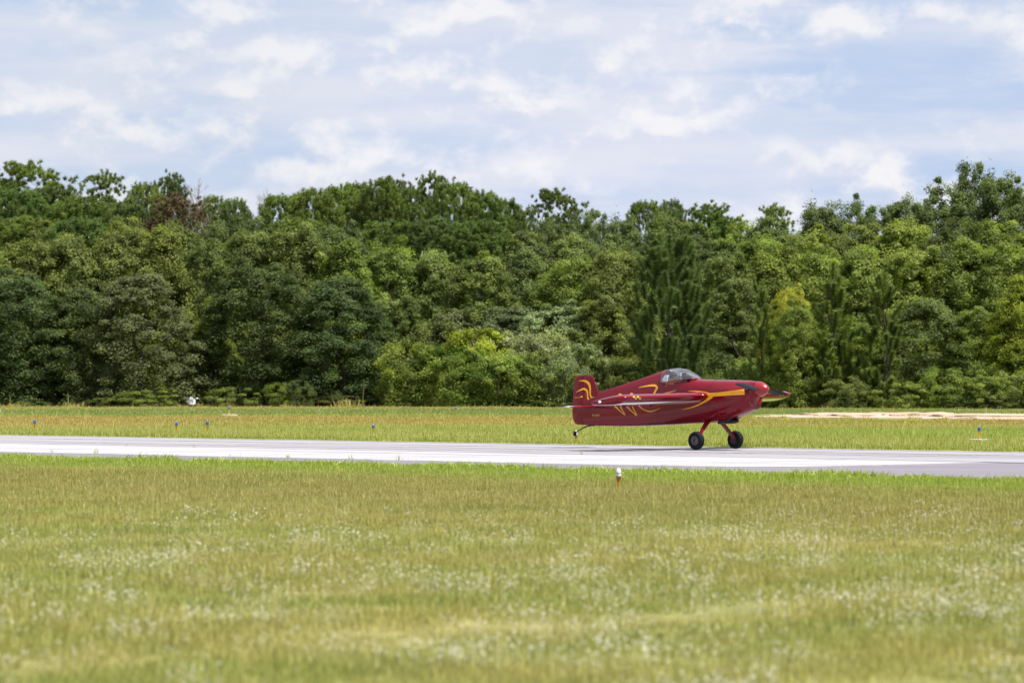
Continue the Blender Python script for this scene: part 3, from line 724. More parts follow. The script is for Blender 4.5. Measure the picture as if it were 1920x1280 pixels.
# --- skyline pines
row([('open_pine', 0, 60, 306, 222, 150, PN, 'tallest open-crowned pine on the skyline near the left edge of the photo'),
     ('open_pine', 1, 201, 329, 224, 110, PN, 'narrow open pine on the skyline between two gaps of sky, upper left'),
     ('open_pine', 2, 315, 327, 226, 80, PD, 'small round-topped pine on the skyline just left of the bare twigs'),
     ('open_pine', 0, 0, 338, 228, 120, PN, 'open pine on the skyline cut by the left edge of the photo'),
     ('open_pine', 2, 743, 333, 226, 95, (.13, .15, .05), 'yellowish thin pine on the skyline left of centre'),
     ('open_pine', 1, 808, 331, 222, 90, PN, 'pine with a small round head above its neighbours, left of centre'),
     ('open_pine', 0, 1045, 357, 224, 105, PN, 'lone open pine with a domed head right of the dip in the skyline'),
     ('open_pine', 1, 992, 393, 228, 50, PN, 'thin low pine in the dip of the skyline'),
     ('open_pine', 2, 1320, 383, 224, 130, PN, 'broad open pine on the skyline above the aircraft canopy'),
     ('open_pine', 1, 1450, 390, 226, 95, PN, 'small open pine on the skyline above the aircraft nose'),
     ('open_pine', 2, 1375, 408, 232, 80, PN, 'low sparse pine between two open pines above the aircraft nose')],
    '', '', 'pine tree', 'pines on the skyline', 'pine_tree')
row([('dense_pine', 0, -90, 350, 226, 170, PD), ('dense_pine', 1, 30, 352, 216, 150, PD), ('dense_pine', 2, 100, 348, 220, 150, PD), ('dense_pine', 0, 150, 366, 216, 140, PN), ('dense_pine', 2, 205, 375, 222, 120, PD),
     ('dense_pine', 1, 272, 342, 218, 95, PN), ('dense_pine', 2, 240, 380, 214, 110, PD), ('dense_pine', 0, 400, 366, 224, 90, PN), ('dense_pine', 1, 440, 371, 220, 80, BG), ('dense_pine', 0, 365, 385, 226, 100, PD),
     ('dense_pine', 2, 530, 362, 222, 110, PN), ('dense_pine', 0, 585, 352, 220, 120, PN), ('dense_pine', 1, 640, 346, 222, 110, PN), ('dense_pine', 2, 668, 339, 224, 80, PN), ('dense_pine', 0, 712, 334, 220, 100, PN),
     ('dense_pine', 1, 775, 350, 222, 90, PN), ('dense_pine', 2, 850, 338, 218, 110, PN), ('dense_pine', 0, 905, 356, 218, 110, PN), ('dense_pine', 1, 948, 372, 220, 90, PN), ('dense_pine', 2, 970, 400, 224, 60, PD),
     ('dense_pine', 2, 1210, 374, 220, 90, PN), ('dense_pine', 0, 1258, 373, 222, 70, BG)],
    'dense green pine', 'in the close row below the skyline', 'pine tree', 'dense pines behind the oaks', 'pine_tree')
plant('bare_tree', 0, 366, 352, 220, 120, (1, 1, 1), 'bare grey-brown twiggy tree showing on the skyline, upper left', 'dead tree', 'dead trees')
plant('open_pine', 1, 330, 372, 213, 150, (.15, .105, .07), 'dead pine with rust-brown needles below the bare twiggy tree', 'dead tree', 'dead trees')
plant('bare_tree', 0, 492, 370, 222, 60, (1, 1, 1), 'small bare dead top on the skyline right of the twiggy tree', 'dead tree', 'dead trees', rz=2)
# --- oaks behind
row([('tall_oak', 0, 1085, 392, 218, 90, BG), ('tall_oak', 1, 1120, 396, 222, 90, BG), ('tall_oak', 2, 1165, 404, 214, 120, DG), ('tall_oak', 0, 1020, 405, 212, 110, DG), ('tall_oak', 2, 1245, 400, 212, 130, DG),
     ('tall_oak', 1, 1300, 418, 208, 140, DG), ('tall_oak', 0, 1390, 412, 214, 120, LG), ('tall_oak', 1, 1445, 408, 210, 150, DG), ('tall_oak', 2, 1535, 378, 212, 140, DG), ('tall_oak', 0, 1598, 370, 214, 120, DG),
     ('tall_oak', 1, 1650, 386, 210, 130, DG), ('tall_oak', 2, 1705, 368, 208, 130, DG), ('tall_oak', 0, 1765, 340, 206, 150, DG), ('tall_oak', 1, 1828, 306, 206, 120, DG), ('tall_oak', 2, 1870, 322, 202, 150, DG),
     ('tall_oak', 0, 1930, 340, 200, 160, DG), ('tall_oak', 1, 2010, 345, 204, 190, DG)],
    'tall dark green oak', 'on the right-hand skyline', 'oak tree', 'tall oaks of the back row', 'oak_tree')
row([('tall_oak', 1, -60, 420, 206, 190, DG), ('dense_pine', 0, 50, 405, 206, 170, PN, 'broad pine in the middle depth of the wood near the left edge of the photo'), ('dense_pine', 2, 150, 408, 204, 160, PD, 'broad dark pine in the middle depth of the wood below the two-pine gap of sky'), ('tall_oak', 1, 235, 408, 202, 150, OL), ('tall_oak', 2, 320, 416, 203, 150, OL), ('tall_oak', 0, 400, 410, 206, 130, BG),
     ('tall_oak', 1, 470, 408, 206, 150, BG), ('dense_pine', 1, 560, 408, 206, 150, PN, 'broad pine in the middle depth, first below the long pine ridge from the left'), ('tall_oak', 0, 640, 420, 204, 160, BG), ('dense_pine', 2, 730, 412, 206, 150, PN, 'broad pine in the middle depth, under the yellowish thin pine'), ('dense_pine', 0, 815, 408, 206, 150, PD, 'broad dark pine in the middle depth, under the small round pine head'),
     ('dense_pine', 1, 900, 412, 204, 150, PN, 'broad pine in the middle depth, last before the dip in the skyline'), ('tall_oak', 1, 985, 436, 203, 160, BG), ('tall_oak', 2, 1070, 440, 203, 150, BG), ('tall_oak', 0, 1150, 446, 200, 150, BG), ('tall_oak', 1, 1350, 452, 198, 150, DG),
     ('tall_oak', 2, 1430, 440, 200, 150, LG), ('tall_oak', 0, 1520, 428, 200, 170, LG), ('tall_oak', 1, 1610, 420, 198, 170, OL), ('tall_oak', 2, 1700, 412, 197, 170, LG), ('tall_oak', 0, 1790, 405, 195, 170, DG),
     ('tall_oak', 1, 1880, 415, 194, 170, LG), ('tall_oak', 2, 1990, 420, 194, 190, LG)],
    'green oak', 'in the middle depth of the wood', 'tree', 'trees of the middle row', None)
# --- front oaks
row([('oak', 2, -60, 450, 190, 210, DG), ('oak', 0, 40, 448, 192, 190, OL), ('oak', 1, 130, 440, 193, 180, OL), ('oak', 2, 225, 424, 194, 170, OL), ('oak', 3, 310, 428, 193, 170, OL), ('oak', 0, 395, 446, 194, 130, DG),
     ('oak', 1, 470, 434, 193, 170, OL), ('oak', 2, 560, 428, 192, 180, OL), ('oak', 3, 645, 452, 191, 180, LG), ('oak', 0, 735, 456, 193, 170, LG), ('oak', 1, 815, 470, 192, 160, OL), ('oak', 2, 900, 478, 190, 170, OL),
     ('oak', 3, 990, 470, 192, 150, BG), ('oak', 0, 1070, 480, 190, 160, LG), ('oak', 1, 1150, 470, 189, 150, OL), ('oak', 2, 1360, 480, 187, 150, OL), ('oak', 3, 1440, 476, 186, 160, LG), ('oak', 0, 1530, 468, 187, 170, LG),
     ('oak', 1, 1620, 462, 186, 170, LG), ('oak', 2, 1720, 470, 186, 180, LG), ('oak', 3, 1815, 450, 185, 180, LG), ('oak', 0, 1900, 455, 184, 180, LG), ('oak', 1, 2010, 450, 184, 200, LG)],
    'bushy olive-green oak', 'in the second row', 'oak tree', 'oaks of the second row', 'oak_tree')
row([('oak', 3, -70, 500, 184, 190, FD, 'dark oak of the front row just beyond the left edge of the photo'),
     ('oak', 0, 30, 515, 184, 180, FD, 'dark oak of the front row cut by the left edge of the photo'),
     ('oak', 1, 150, 540, 185, 170, FD, 'dark drooping oak of the front row left of the white boulder'),
     ('oak', 2, 262, 510, 184, 200, (.125, .145, .062), 'large greyish olive oak of the front row right above the boulders'),
     ('oak', 3, 400, 560, 185, 120, LG, 'small bright green oak of the front row between two big dark ones'),
     ('oak', 0, 490, 495, 184, 200, FD, 'large dark oak of the front row right of the light on a pad'),
     ('oak', 1, 640, 520, 184, 190, FD, 'dark oak of the front row beside the low scrub'),
     ('oak', 2, 745, 560, 188, 150, OL, 'olive oak rising behind the left end of the low scrub'),
     ('oak', 3, 850, 585, 188, 170, SG, 'greyish sunlit thicket tree above the middle of the low scrub'),
     ('oak', 1, 950, 575, 188, 160, (.13, .165, .08), 'silvery-leaved tree above the low scrub'),
     ('oak', 0, 1040, 570, 187, 160, SG, 'pale silvery-leaved tree just above the aircraft tail'),
     ('oak', 2, 1130, 560, 186, 140, OL, 'olive tree touching the left side of the big pine'),
     ('oak', 2, 1385, 520, 181, 150, DG, 'dark oak of the front row right of the big pine'),
     ('oak', 3, 1470, 560, 178, 130, LG, 'light green oak behind the aircraft propeller and spinner'),
     ('oak', 0, 1600, 600, 177, 140, LG, 'light green oak standing between the two young pines on the right'),
     ('oak', 1, 1740, 560, 176, 170, DG, 'dark green oak right of the two young pines'),
     ('oak', 2, 1835, 580, 175, 140, LG, 'bright green oak behind the blue light on the right'),
     ('oak', 3, 1915, 520, 174, 150, (.27, .30, .035), 'yellow-green oak cut by the right edge of the photo'),
     ('oak', 0, 2030, 500, 174, 190, DG, 'dark oak just beyond the right edge of the photo')],
    '', '', 'oak tree', 'front row of oaks', 'oak_tree')
row([('tall_oak', 0, 1488, 536, 175.6, 84, (.36, .37, .05), 'yellow-leaved tree above and behind the aircraft spinner'), ('oak', 0, 1490, 570, 173.6, 100, LG, 'green oak hiding the foot of the yellow-leaved tree'),
     ], '', '', 'tree', None, 'yellow_tree')
plant('big_pine', 0, 1256, 440, 177, 150, (.110, .155, .050), 'big dark oval pine directly behind the aircraft canopy', 'pine tree')
YP = 'young pines at the front of the wood'
plant('young_pine', 0, 1562, 492, 174, 120, (.16, .20, .045), 'taller young pine with upright shoots right of the yellow tree', 'pine tree', YP)
plant('young_pine', 1, 1657, 512, 173, 110, (.14, .18, .045), 'young pine with upright shoots and a pale bare lower trunk', 'pine tree', YP)
plant('young_pine', 2, 1428, 530, 174, 70, (.15, .19, .05), 'slim young pine just left of the yellow tree', 'pine tree', YP)
plant('young_pine', 0, 1478, 600, 174.5, 70, (.32, .28, .05), 'small yellowing young pine above the aircraft far wing', 'pine tree', YP, rz=1)
plant('young_pine', 1, 1545, 620, 173, 80, (.16, .21, .04), 'short young pine at the foot of the taller one', 'pine tree', YP, rz=2)
plant('young_pine', 2, 1828, 690, 171.5, 26, (.10, .16, .04), 'tiny upright sapling pine beyond the blue light on the right', 'pine tree', YP)
# --- scrub
row([('bush', 0, 770, 640, 181, 150, LG), ('bush', 1, 850, 645, 180.5, 150, (.10, .15, .02)), ('bush', 2, 935, 650, 181, 150, LG), ('bush', 0, 1020, 655, 181, 130, OL), ('bush', 1, 1085, 640, 181, 110, SG), ('bush', 2, 1150, 665, 180, 120, OL),
     ('bush', 1, 900, 610, 184, 150, YG), ('bush', 0, 810, 600, 185, 140, OL), ('bush', 2, 1000, 605, 184, 150, SG)],
    'rounded scrub bush', 'between dark oaks and aircraft', 'bush', 'scrub bushes left of the aircraft', 'bush')
row([('bush', 0, 1345, 660, 177, 110, DG), ('bush', 1, 1400, 668, 176, 100, LG), ('bush', 2, 1450, 690, 175.5, 90, YG), ('bush', 0, 1510, 690, 174, 100, LG), ('bush', 1, 1590, 700, 173, 100, OL), ('bush', 2, 1700, 712, 172, 100, LG),
     ('bush', 0, 1775, 690, 172, 110, LG), ('bush', 1, 1850, 700, 171.5, 100, LG), ('bush', 2, 1905, 690, 171, 100, OL), ('bush', 0, 1990, 690, 171, 130, LG)],
    'leafy green bush', 'right of the big pine', 'bush', 'bushes at the wood edge on the right', 'bush')
low = []
for i, px in enumerate(range(-48, 2040, 62)):
    d = 184 - max(0, (px - 1000)) * .0125 - rj.uniform(0, 1.5)
    if 320 < px < 412: continue
    if rj.random() < .25: continue
    low.append(('bush', i, px + rj.uniform(-28, 28), rj.choice((rj.uniform(705, 730), rj.uniform(735, 752))), d - rj.uniform(1.2, 2.6), rj.uniform(45, 110), [OL, LG, DG, (.12, .14, .04)][i % 4]))
row([q for q in low if q[2] < 700], 'low weedy bush', 'below the dark oaks', 'bush', 'low bushes along the foot of the wood', 'bush')
row([q for q in low if q[2] >= 700], 'low weedy bush', 'below the right-hand wood', 'bush', 'low bushes along the foot of the wood', 'bush')
# --- bare poles showing through
def snag(px, ptop, d, pbot, lean, label, r=.05):
    p = at(px, d=d); z1 = CAM_H - (ptop - 700) * d / F; root = empty('dead_tree', (p.x, p.y, 0))
    tag(root, label, 'dead tree', 'dead trees')
    pts = [(0, 0, -.1), (lean * .3, 0, z1 * .5), (lean, 0, z1)]
    build('trunk', tube(pts, [r * 1.4, r, r * .35], 7), M['barkgrey'], root, True)
    q = merge(*[tube([(lean * k, 0, z1 * k), (lean * k + s * .35, .1, z1 * k + .35)], [r * .35, r * .12], 5) for k, s in ((.8, 1), (.86, -1), (.92, 1), (.7, -1))])
    build('branch_stubs', q, M['barkgrey'], root)
snag(783, 470, 198, 560, .25, 'thin pale dead pole poking out of the olive crowns left of centre')
snag(1138, 494, 196, 530, .5, 'short leaning dead pole left of the big pine')
# undergrowth that closes the wood behind the trunks
def undergrowth():
    rng = np.random.default_rng(77); n = 60000
    x = rng.uniform(-36, 36, n); y = rng.uniform(196, 236, n); z = 5.2 * rng.random(n) ** .8
    P = np.c_[x, y, z]; Nn = rng.normal(size=(n, 3)) + [0, 0, .6]; s = rng.uniform(.3, .6, n)
    V, Fc, T = leaf_cards(rng, P, Nn, s, s * .6, rng.random(n) * .8)
    o = link('undergrowth', np_mesh('undergrowth', V, 4, Fc, {'tint': T}), M['leaf']); o.color = (*DG, 1)
    tag(o, 'dark leafy undergrowth filling the wood behind the front trees', 'undergrowth', kind='stuff')
undergrowth()

# ------------------------------------------------------------------ the aircraft (local x forward, y to its left, z up; origin between the main wheels)
YAW = R(-42); CA, SA = math.cos(YAW), math.sin(YAW)
PD0 = 80.49; PX0 = (1342.5 - 960) / F * PD0
plane = empty('aircraft', (PX0, PD0, .0175), YAW)
tag(plane, 'small red single-seat aerobatic aircraft with yellow swooshes rolling on the runway, tail up', 'aircraft')
# stations: x, z bottom, z longeron, z top, half width, upper exponent, lower exponent
ST = [(-3.76, .492, .93, 1.150, .030, 1.3, 6), (-3.34, .478, .95, 1.207, .072, 1.25, 6), (-2.9, .473, .97, 1.322, .120, 1.25, 6), (-2.5, .472, .985, 1.422, .158, 1.28, 6),
      (-2.14, .478, 1.0, 1.512, .192, 1.3, 6), (-1.8, .488, 1.02, 1.603, .225, 1.35, 5.5), (-1.5, .499, 1.04, 1.682, .258, 1.4, 5), (-1.392, .503, 1.05, 1.710, .268, 1.45, 5),
      (-1.388, .503, 1.05, 1.500, .268, 2.6, 5), (-1.2, .512, 1.06, 1.508, .283, 2.8, 5), (-1.03, .522, 1.07, 1.520, .295, 2.8, 4.6), (-.75, .541, 1.08, 1.535, .310, 2.6, 4.2), (-.56, .552, 1.08, 1.533, .318, 2.4, 4),
      (-.44, .558, 1.08, 1.510, .323, 2.3, 3.8), (-.2, .568, 1.08, 1.502, .330, 2.2, 3.6), (.1, .590, 1.08, 1.497, .338, 2.2, 3.3), (.35, .625, 1.085, 1.494, .342, 2.2, 3.0), (.565, .677, 1.09, 1.490, .342, 2.15, 2.8),
      (.842, .768, 1.11, 1.484, .330, 2.05, 2.6), (.98, .822, 1.13, 1.478, .305, 2.0, 2.5), (1.05, .856, 1.15, 1.472, .275, 2.0, 2.4)]
def interp(x):
    if x <= ST[0][0]: return ST[0][1:]
    for a, b in zip(ST, ST[1:]):
        if a[0] <= x <= b[0]:
            t_ = (x - a[0]) / max(1e-6, b[0] - a[0]); return tuple(p + (q - p) * t_ for p, q in zip(a[1:], b[1:]))
    return ST[-1][1:]
def cheek(x, z):
    if x < .02: return 0
    k = min(1, (x - .02) / .8); k = k * k * (3 - 2 * k)
    return .062 * k * math.exp(-((z - 1.275) / .075) ** 2)
def half_y(x, z):
    zb, zl, zt, w, pt, pb = interp(x)
    if z >= zl: t_ = min(1, (z - zl) / (zt - zl)); y = w * max(0, 1 - t_ ** pt) ** (1 / pt)
    else: t_ = min(1, (zl - z) / (zl - zb)); y = w * max(0, 1 - t_ ** pb) ** (1 / pb)
    return y + cheek(x, z)
NS = 22                                     # points per half section, bottom to top
def section(s):
    x, zb, zl, zt, w, pt, pb = s; out = []
    for i in range(NS + 1):
        a = -math.pi / 2 + math.pi * i / NS; c, s_ = max(0, math.cos(a)), math.sin(a)
        if s_ >= 0: y, z = w * c ** (2 / pt), zl + (zt - zl) * s_ ** (2 / pt)
        else: y, z = w * c ** (2 / pb), zl - (zl - zb) * (-s_) ** (2 / pb)
        out.append((x, y + (cheek(x, z) if 0 < i < NS else 0), z))
    return out
def loft(secs, skip=None, cap0=True, cap1=True):
    vs, fs = [], []; n = len(secs[0]) * 2 - 2
    for s in secs:
        ring = [(x, -y, z) for x, y, z in s] + [(x, y, z) for x, y, z in s[-2:0:-1]]
        vs += ring
    for i in range(len(secs) - 1):
        for k in range(n):
            if skip and skip(i, k): continue
            a, b = i * n + k, i * n + (k + 1) % n; fs.append((a, b, b + n, a + n))
    if cap0: fs.append(tuple(range(n)))
    if cap1: fs.append(tuple((len(secs) - 1) * n + k for k in range(n))[::-1])
    return vs, fs
secs = [section(s) for s in ST]
# finer stations for a smooth skin
def densify(a, b, n): return [tuple(p + (q - p) * i / n for p, q in zip(a, b)) for i in range(n)]
fine = []
for a, b in zip(ST, ST[1:]): fine += densify(a, b, max(1, int(round((b[0] - a[0]) / .09))))
fine.append(ST[-1]); secs = [section(s) for s in fine]
# nose: chin lip steps back above the air intake and closes round the spinner plate
for (x, zb, zl, zt, w, pt, pb) in [(1.085, .868, 1.17, 1.468, .235, 2, 2.4), (1.083, .905, 1.18, 1.466, .225, 2, 2.3), (1.062, .955, 1.20, 1.464, .215, 2, 2.2), (1.085, 1.02, 1.24, 1.466, .205, 2, 2.1), (1.13, 1.10, 1.285, 1.466, .180, 2, 2), (1.165, 1.132, 1.297, 1.462, .165, 2, 2)]:
    s = []
    for i in range(NS + 1):
        a = -math.pi / 2 + math.pi * i / NS; c, s_ = max(0, math.cos(a)), math.sin(a); p = pt if s_ >= 0 else pb
        y = w * c ** (2 / p); z = zl + ((zt - zl) * s_ ** (2 / pt) if s_ >= 0 else -(zl - zb) * (-s_) ** (2 / pb))
        s.append((x, y + cheek(1.0, z) * max(0, (1.12 - x) / .12) * (0 < i < NS), z))
    secs.append(s)
nring = NS * 2
i0 = next(i for i, s in enumerate(fine) if s[0] >= -1.3885); i1 = next(i for i, s in enumerate(fine) if s[0] >= -.60)
skip = lambda i, k: i0 <= i < i1 and (NS - 5 <= k < NS + 5)
fus = build('fuselage', loft(secs, skip), M['red'], plane, True)
tag(fus, 'deep red glossy fuselage')
bpy.context.view_layer.update()
def sharp(o, ang=38):
    fix_normals(o); o.data.polygons.foreach_set('use_smooth', np.ones(len(o.data.polygons), bool))
    bm = bmesh.new(); bm.from_mesh(o.data)
    for e in bm.edges:
        if len(e.link_faces) == 2 and e.calc_face_angle(0) > R(ang): e.smooth = False
    bm.to_mesh(o.data); bm.free(); return o
sharp(fus, 40)
ck = section((-1.3, .6, 1.0, 1.42, .24, 3, 5))
build('cockpit_tub', loft([section((x, .60, 1.0, 1.30, .235, 4, 5)) for x in (-1.36, -.5)]), M['blackmat'], plane)
build('firewall_seam', loft([[(x, y + .0015, z + (.0015 if z > 1 else -.0015)) for x, y, z in section((x, *interp(x)))] for x in (.048, .056)], None, False, False), M['black'], plane)

def plate(outline, t_edge, t_mid, inset, y0=0.):
    """thick, edge-tapered plate from an (x, z) outline"""
    n = len(outline); cx = sum(p[0] for p in outline) / n; cz = sum(p[1] for p in outline) / n
    ins = []
    for i in range(n):
        a, b, c = Vector(outline[i - 1]), Vector(outline[i]), Vector(outline[(i + 1) % n])
        d1, d2 = (b - a).normalized(), (c - b).normalized(); nn = Vector((d1.y + d2.y, -d1.x - d2.x))
        nn = nn.normalized() if nn.length > 1e-6 else Vector((0, 0)); q = b + nn * inset
        if (q - Vector((cx, cz))).length > (b - Vector((cx, cz))).length: q = b - nn * inset
        ins.append(q)
    vs = [(x, y0 - t_edge, z) for x, z in outline] + [(x, y0 + t_edge, z) for x, z in outline] + [(q.x, y0 - t_mid, q.y) for q in ins] + [(q.x, y0 + t_mid, q.y) for q in ins]
    fs = [(i, (i + 1) % n, n + (i + 1) % n, n + i) for i in range(n)] + [(i, 2 * n + i, 2 * n + (i + 1) % n, (i + 1) % n) for i in range(n)] + \
         [(n + i, n + (i + 1) % n, 3 * n + (i + 1) % n, 3 * n + i) for i in range(n)] + [tuple(2 * n + i for i in range(n))[::-1], tuple(3 * n + i for i in range(n))]
    return vs, fs
rud = [(-3.762, 1.592), (-3.80, 1.593), (-3.90, 1.588), (-3.975, 1.563), (-4.022, 1.52), (-4.045, 1.45), (-4.075, 1.15), (-4.098, .889), (-4.102, .758), (-4.092, .66), (-4.065, .580), (-4.015, .522), (-3.945, .497), (-3.762, .492)]
sharp(build('rudder', plate(rud, .008, .026, .07), M['red'], plane))
fin = [(-3.75, 1.592), (-3.56, 1.588), (-3.51, 1.570), (-3.478, 1.515), (-3.40, 1.34), (-3.335, 1.19), (-3.30, 1.10), (-3.75, 1.10)]
sharp(build('fin', plate(fin, .010, .028, .06), M['red'], plane))
# ---- wings
def airfoil(n=11):
    """half-thickness along the chord, unit chord, thick symmetrical section"""
    xs = [(1 - math.cos(math.pi * i / n)) / 2 for i in range(n + 1)]
    return xs, [5 * .165 * (.2969 * math.sqrt(x) - .126 * x - .3516 * x * x + .2843 * x ** 3 - .1015 * x ** 4) + .0015 for x in xs]
AX, AY = airfoil(14)
WST = [(.22, .045, 1.36, 1.165, 1.0), (.34, .035, 1.35, 1.164, 1.0), (.9, .000, 1.315, 1.160, 1.0), (1.6, -.050, 1.262, 1.156, 1.0), (2.38, -.105, 1.205, 1.152, 1.0),
       (2.44, -.110, 1.2, 1.152, 1.0), (2.50, -.114, 1.196, 1.151, 1.0), (2.56, -.118, 1.192, 1.151, 1.0), (2.62, -.122, 1.188, 1.151, 1.0), (2.76, -.135, 1.17, 1.150, .98), (2.84, -.165, 1.12, 1.150, .86), (2.89, -.22, 1.03, 1.149, .62), (2.915, -.30, .90, 1.148, .30)]
INC = math.tan(R(7.6))
def wing_pt(st, i, up, sgn):
    y, xle, ch, zle, tk = st; x = AX[i]; z = AY[i] * ch * tk * (1 if up else -1)
    return (xle - x * ch, sgn * y, zle - x * ch * INC + z + sgn * y * .0105)
def wing(sgn):
    n = 14; c1 = 10                                  # main wing up to chord point 10, then aileron
    vs, fs, fm = [], [], []
    ring = [(i, True) for i in range(c1, -1, -1)] + [(i, False) for i in range(1, c1 + 1)]; m_ = len(ring)
    for st in WST: vs += [wing_pt(st, i, up, sgn) for i, up in ring]
    for s in range(len(WST) - 1):
        for k in range(m_):
            a, b = s * m_ + k, s * m_ + (k + 1) % m_
            fs.append((a, b, b + m_, a + m_))
            i = ring[k][0]; low_ = k >= c1; mi = 1 if (low_ and i >= 3 and s < 9) else 0
            if 4 <= s <= 7 and i <= (1 if not low_ else 0): mi = 2 + ((s + k) % 2)
            fm.append(mi)
    fs.append(tuple(range(m_))); fm.append(0); fs.append(tuple((len(WST) - 1) * m_ + k for k in range(m_))[::-1]); fm.append(0)
    w_ = build('wing', (vs, fs), [M['red'], M['white'], M['yellow'], M['black']], plane, True, fm=fm); sharp(w_, 35)
    # aileron / trailing part
    vs, fs, fm = [], [], []; ring = [(i, True) for i in range(n, c1 - 1, -1)] + [(i, False) for i in range(c1, n)]; m_ = len(ring)
    A = WST[1:10]
    for q, st in enumerate(A): vs += [(p[0] - .006, p[1], p[2]) for p in (wing_pt(st, i, up, sgn) for i, up in ring)]
    for s in range(len(A) - 1):
        for k in range(m_):
            a, b = s * m_ + k, s * m_ + (k + 1) % m_; fs.append((a, b, b + m_, a + m_)); fm.append(1 if k >= n - c1 + 1 else 0)
    fs.append(tuple(range(m_))); fm.append(0); fs.append(tuple((len(A) - 1) * m_ + k for k in range(m_))[::-1]); fm.append(0)
    a_ = build('aileron', (vs, fs), [M['red'], M['white']], w_, True, fm=fm); sharp(a_, 35)
    # tip light, aileron hinge brackets
    p = wing_pt(WST[9], 8, True, sgn)
    nl = build('navigation_light', lathe([(0, -.045), (.012, -.040), (.024, -.02), (.028, 0), (.024, .02), (.012, .040), (0, .045)], 12, 'x', (-.80, sgn * 2.915, 1.06 + sgn * .03)), M['lens_clear'], w_, True)
    for yy in (1.1, 2.0):
        build('hinge_bracket', plate([(-.80, 1.02 + sgn * yy * .0105), (-.94, 1.02 + sgn * yy * .0105), (-.94, .955 + sgn * yy * .0105), (-.90, .93 + sgn * yy * .0105)], .008, .009, .01, sgn * yy), M['black'], w_)
    return w_
wing(-1); wing(1)
# ---- tailplane
def tail_half(sgn):
    def foil(pts, xh):  # (y, x le, x te, half thickness)
        vs, fs = [], []
        for y, xl, xt, t_ in pts:
            c = xl - xt; z0 = .905 + sgn * y * .0105
            vs += [(xt, sgn * y, z0 - .002), (xt + c * .45, sgn * y, z0 - t_), (xl - c * .12, sgn * y, z0 - t_ * .8), (xl, sgn * y, z0), (xl - c * .12, sgn * y, z0 + t_ * .8), (xt + c * .45, sgn * y, z0 + t_), (xt, sgn * y, z0 + .002)]
        for s in range(len(pts) - 1):
            for k in range(7): a, b = s * 7 + k, s * 7 + (k + 1) % 7; fs.append((a, b, b + 7, a + 7))
        fs.append(tuple(range(7))); fs.append(tuple((len(pts) - 1) * 7 + k for k in range(7))); return vs, fs
    st = build('stabilizer', foil([(.03, -3.28, -3.64, .026), (.45, -3.34, -3.64, .022), (.60, -3.40, -3.64, .018), (.67, -3.46, -3.64, .008)], 0), M['red'], plane, True); sharp(st)
    el_ = build('elevator', foil([(.06, -3.648, -3.90, .020), (.45, -3.648, -3.88, .018), (.60, -3.648, -3.84, .014), (.67, -3.648, -3.80, .008)], 0), M['white'], st, True); sharp(el_)
tail_half(-1); tail_half(1)
# ---- spinner and propeller
sp = [(0, 1.150), (.166, 1.170), (.168, 1.19), (.163, 1.22), (.150, 1.27), (.128, 1.32), (.100, 1.365), (.070, 1.40), (.038, 1.425), (0, 1.437)]
spin = build('spinner', lathe(sp, 36, 'x', (0, 0, 1.297)), M['orange_red'], plane, True); sharp(spin, 50)
prop = build('propeller', lathe([(0, 1.17), (.09, 1.175), (.09, 1.30), (0, 1.305)], 16, 'x', (0, 0, 1.297)), M['black'], plane)
def blade(ang):
    vs, fs = [], []; ax = Vector((0, math.cos(ang), math.sin(ang))); tn = Vector((0, -math.sin(ang), math.cos(ang))); fw = Vector((1, 0, 0))
    for r_, ch, tw_, th in [(.10, .07, 62, .022), (.18, .105, 50, .016), (.30, .130, 38, .012), (.45, .130, 29, .010), (.60, .112, 23, .008), (.74, .085, 19, .006), (.84, .055, 17, .005), (.90, .030, 16, .003)]:
        t_ = R(tw_); c = tn * math.cos(t_) + fw * math.sin(t_) * (1 if True else 1); nrm = ax.cross(c).normalized(); o_ = Vector((1.245, 0, 1.297)) + ax * r_
        vs += [tuple(o_ + c * ch * a + nrm * th * b) for a, b in ((-.5, 0), (-.25, .8), (.15, 1), (.42, .6), (.5, 0), (.42, -.4), (.15, -.5), (-.25, -.4))]
    for s in range(7):
        for k in range(8): a, b = s * 8 + k, s * 8 + (k + 1) % 8; fs.append((a, b, b + 8, a + 8))
    fs.append(tuple(range(8))); fs.append(tuple(56 + k for k in range(8)))
    q = build('blade', (vs, fs), M['black'], prop, True); sharp(q, 60)
TH = math.atan2(-.115, .90)
blade(TH); blade(TH + math.pi)
# cooling inlets in the cheeks
for sgn in (-1, 1):
    rim = lathe([(.062, .985), (.066, 1.06), (.060, 1.105), (.050, 1.108), (.047, 1.06)], 20, 'x', (0, 0, 0))
    rim = ([(x, sgn * .243 + y * 1.15, 1.270 + z * .82) for x, y, z in rim[0]], rim[1])
    build('inlet_rim', rim, M['black'], plane, True)
    q = lathe([(.0, 1.075), (.048, 1.075)], 20, 'x'); build('inlet_throat', ([(x, sgn * .243 + y * 1.15, 1.270 + z * .82) for x, y, z in q[0]], q[1]), M['blackmat'], plane)
# exhaust, oil cooler bulge under the nose
def ell(c, r_, n=16):
    return ([(c[0] + r_[0] * x, c[1] + r_[1] * y, c[2] + r_[2] * z) for x, y, z in lathe([(math.sin(math.pi * i / 9), -math.cos(math.pi * i / 9)) for i in range(10)], n, 'x')[0]], lathe([(1, 0)] * 10, n)[1])
build('belly_scoop', ell((.36, 0, .612), (.26, .15, .062)), M['black'], plane, True)
for sgn in (-1, 1):
    build('exhaust_pipe', merge(tube([(.62, sgn * .12, .74), (.45, sgn * .12, .64), (.24, sgn * .12, .585), (.16, sgn * .12, .570)], [.028] * 4, 10, False), tube([(.24, sgn * .12, .585), (.16, sgn * .12, .570)], [.022] * 2, 10, True)), M['steel'], plane, True)
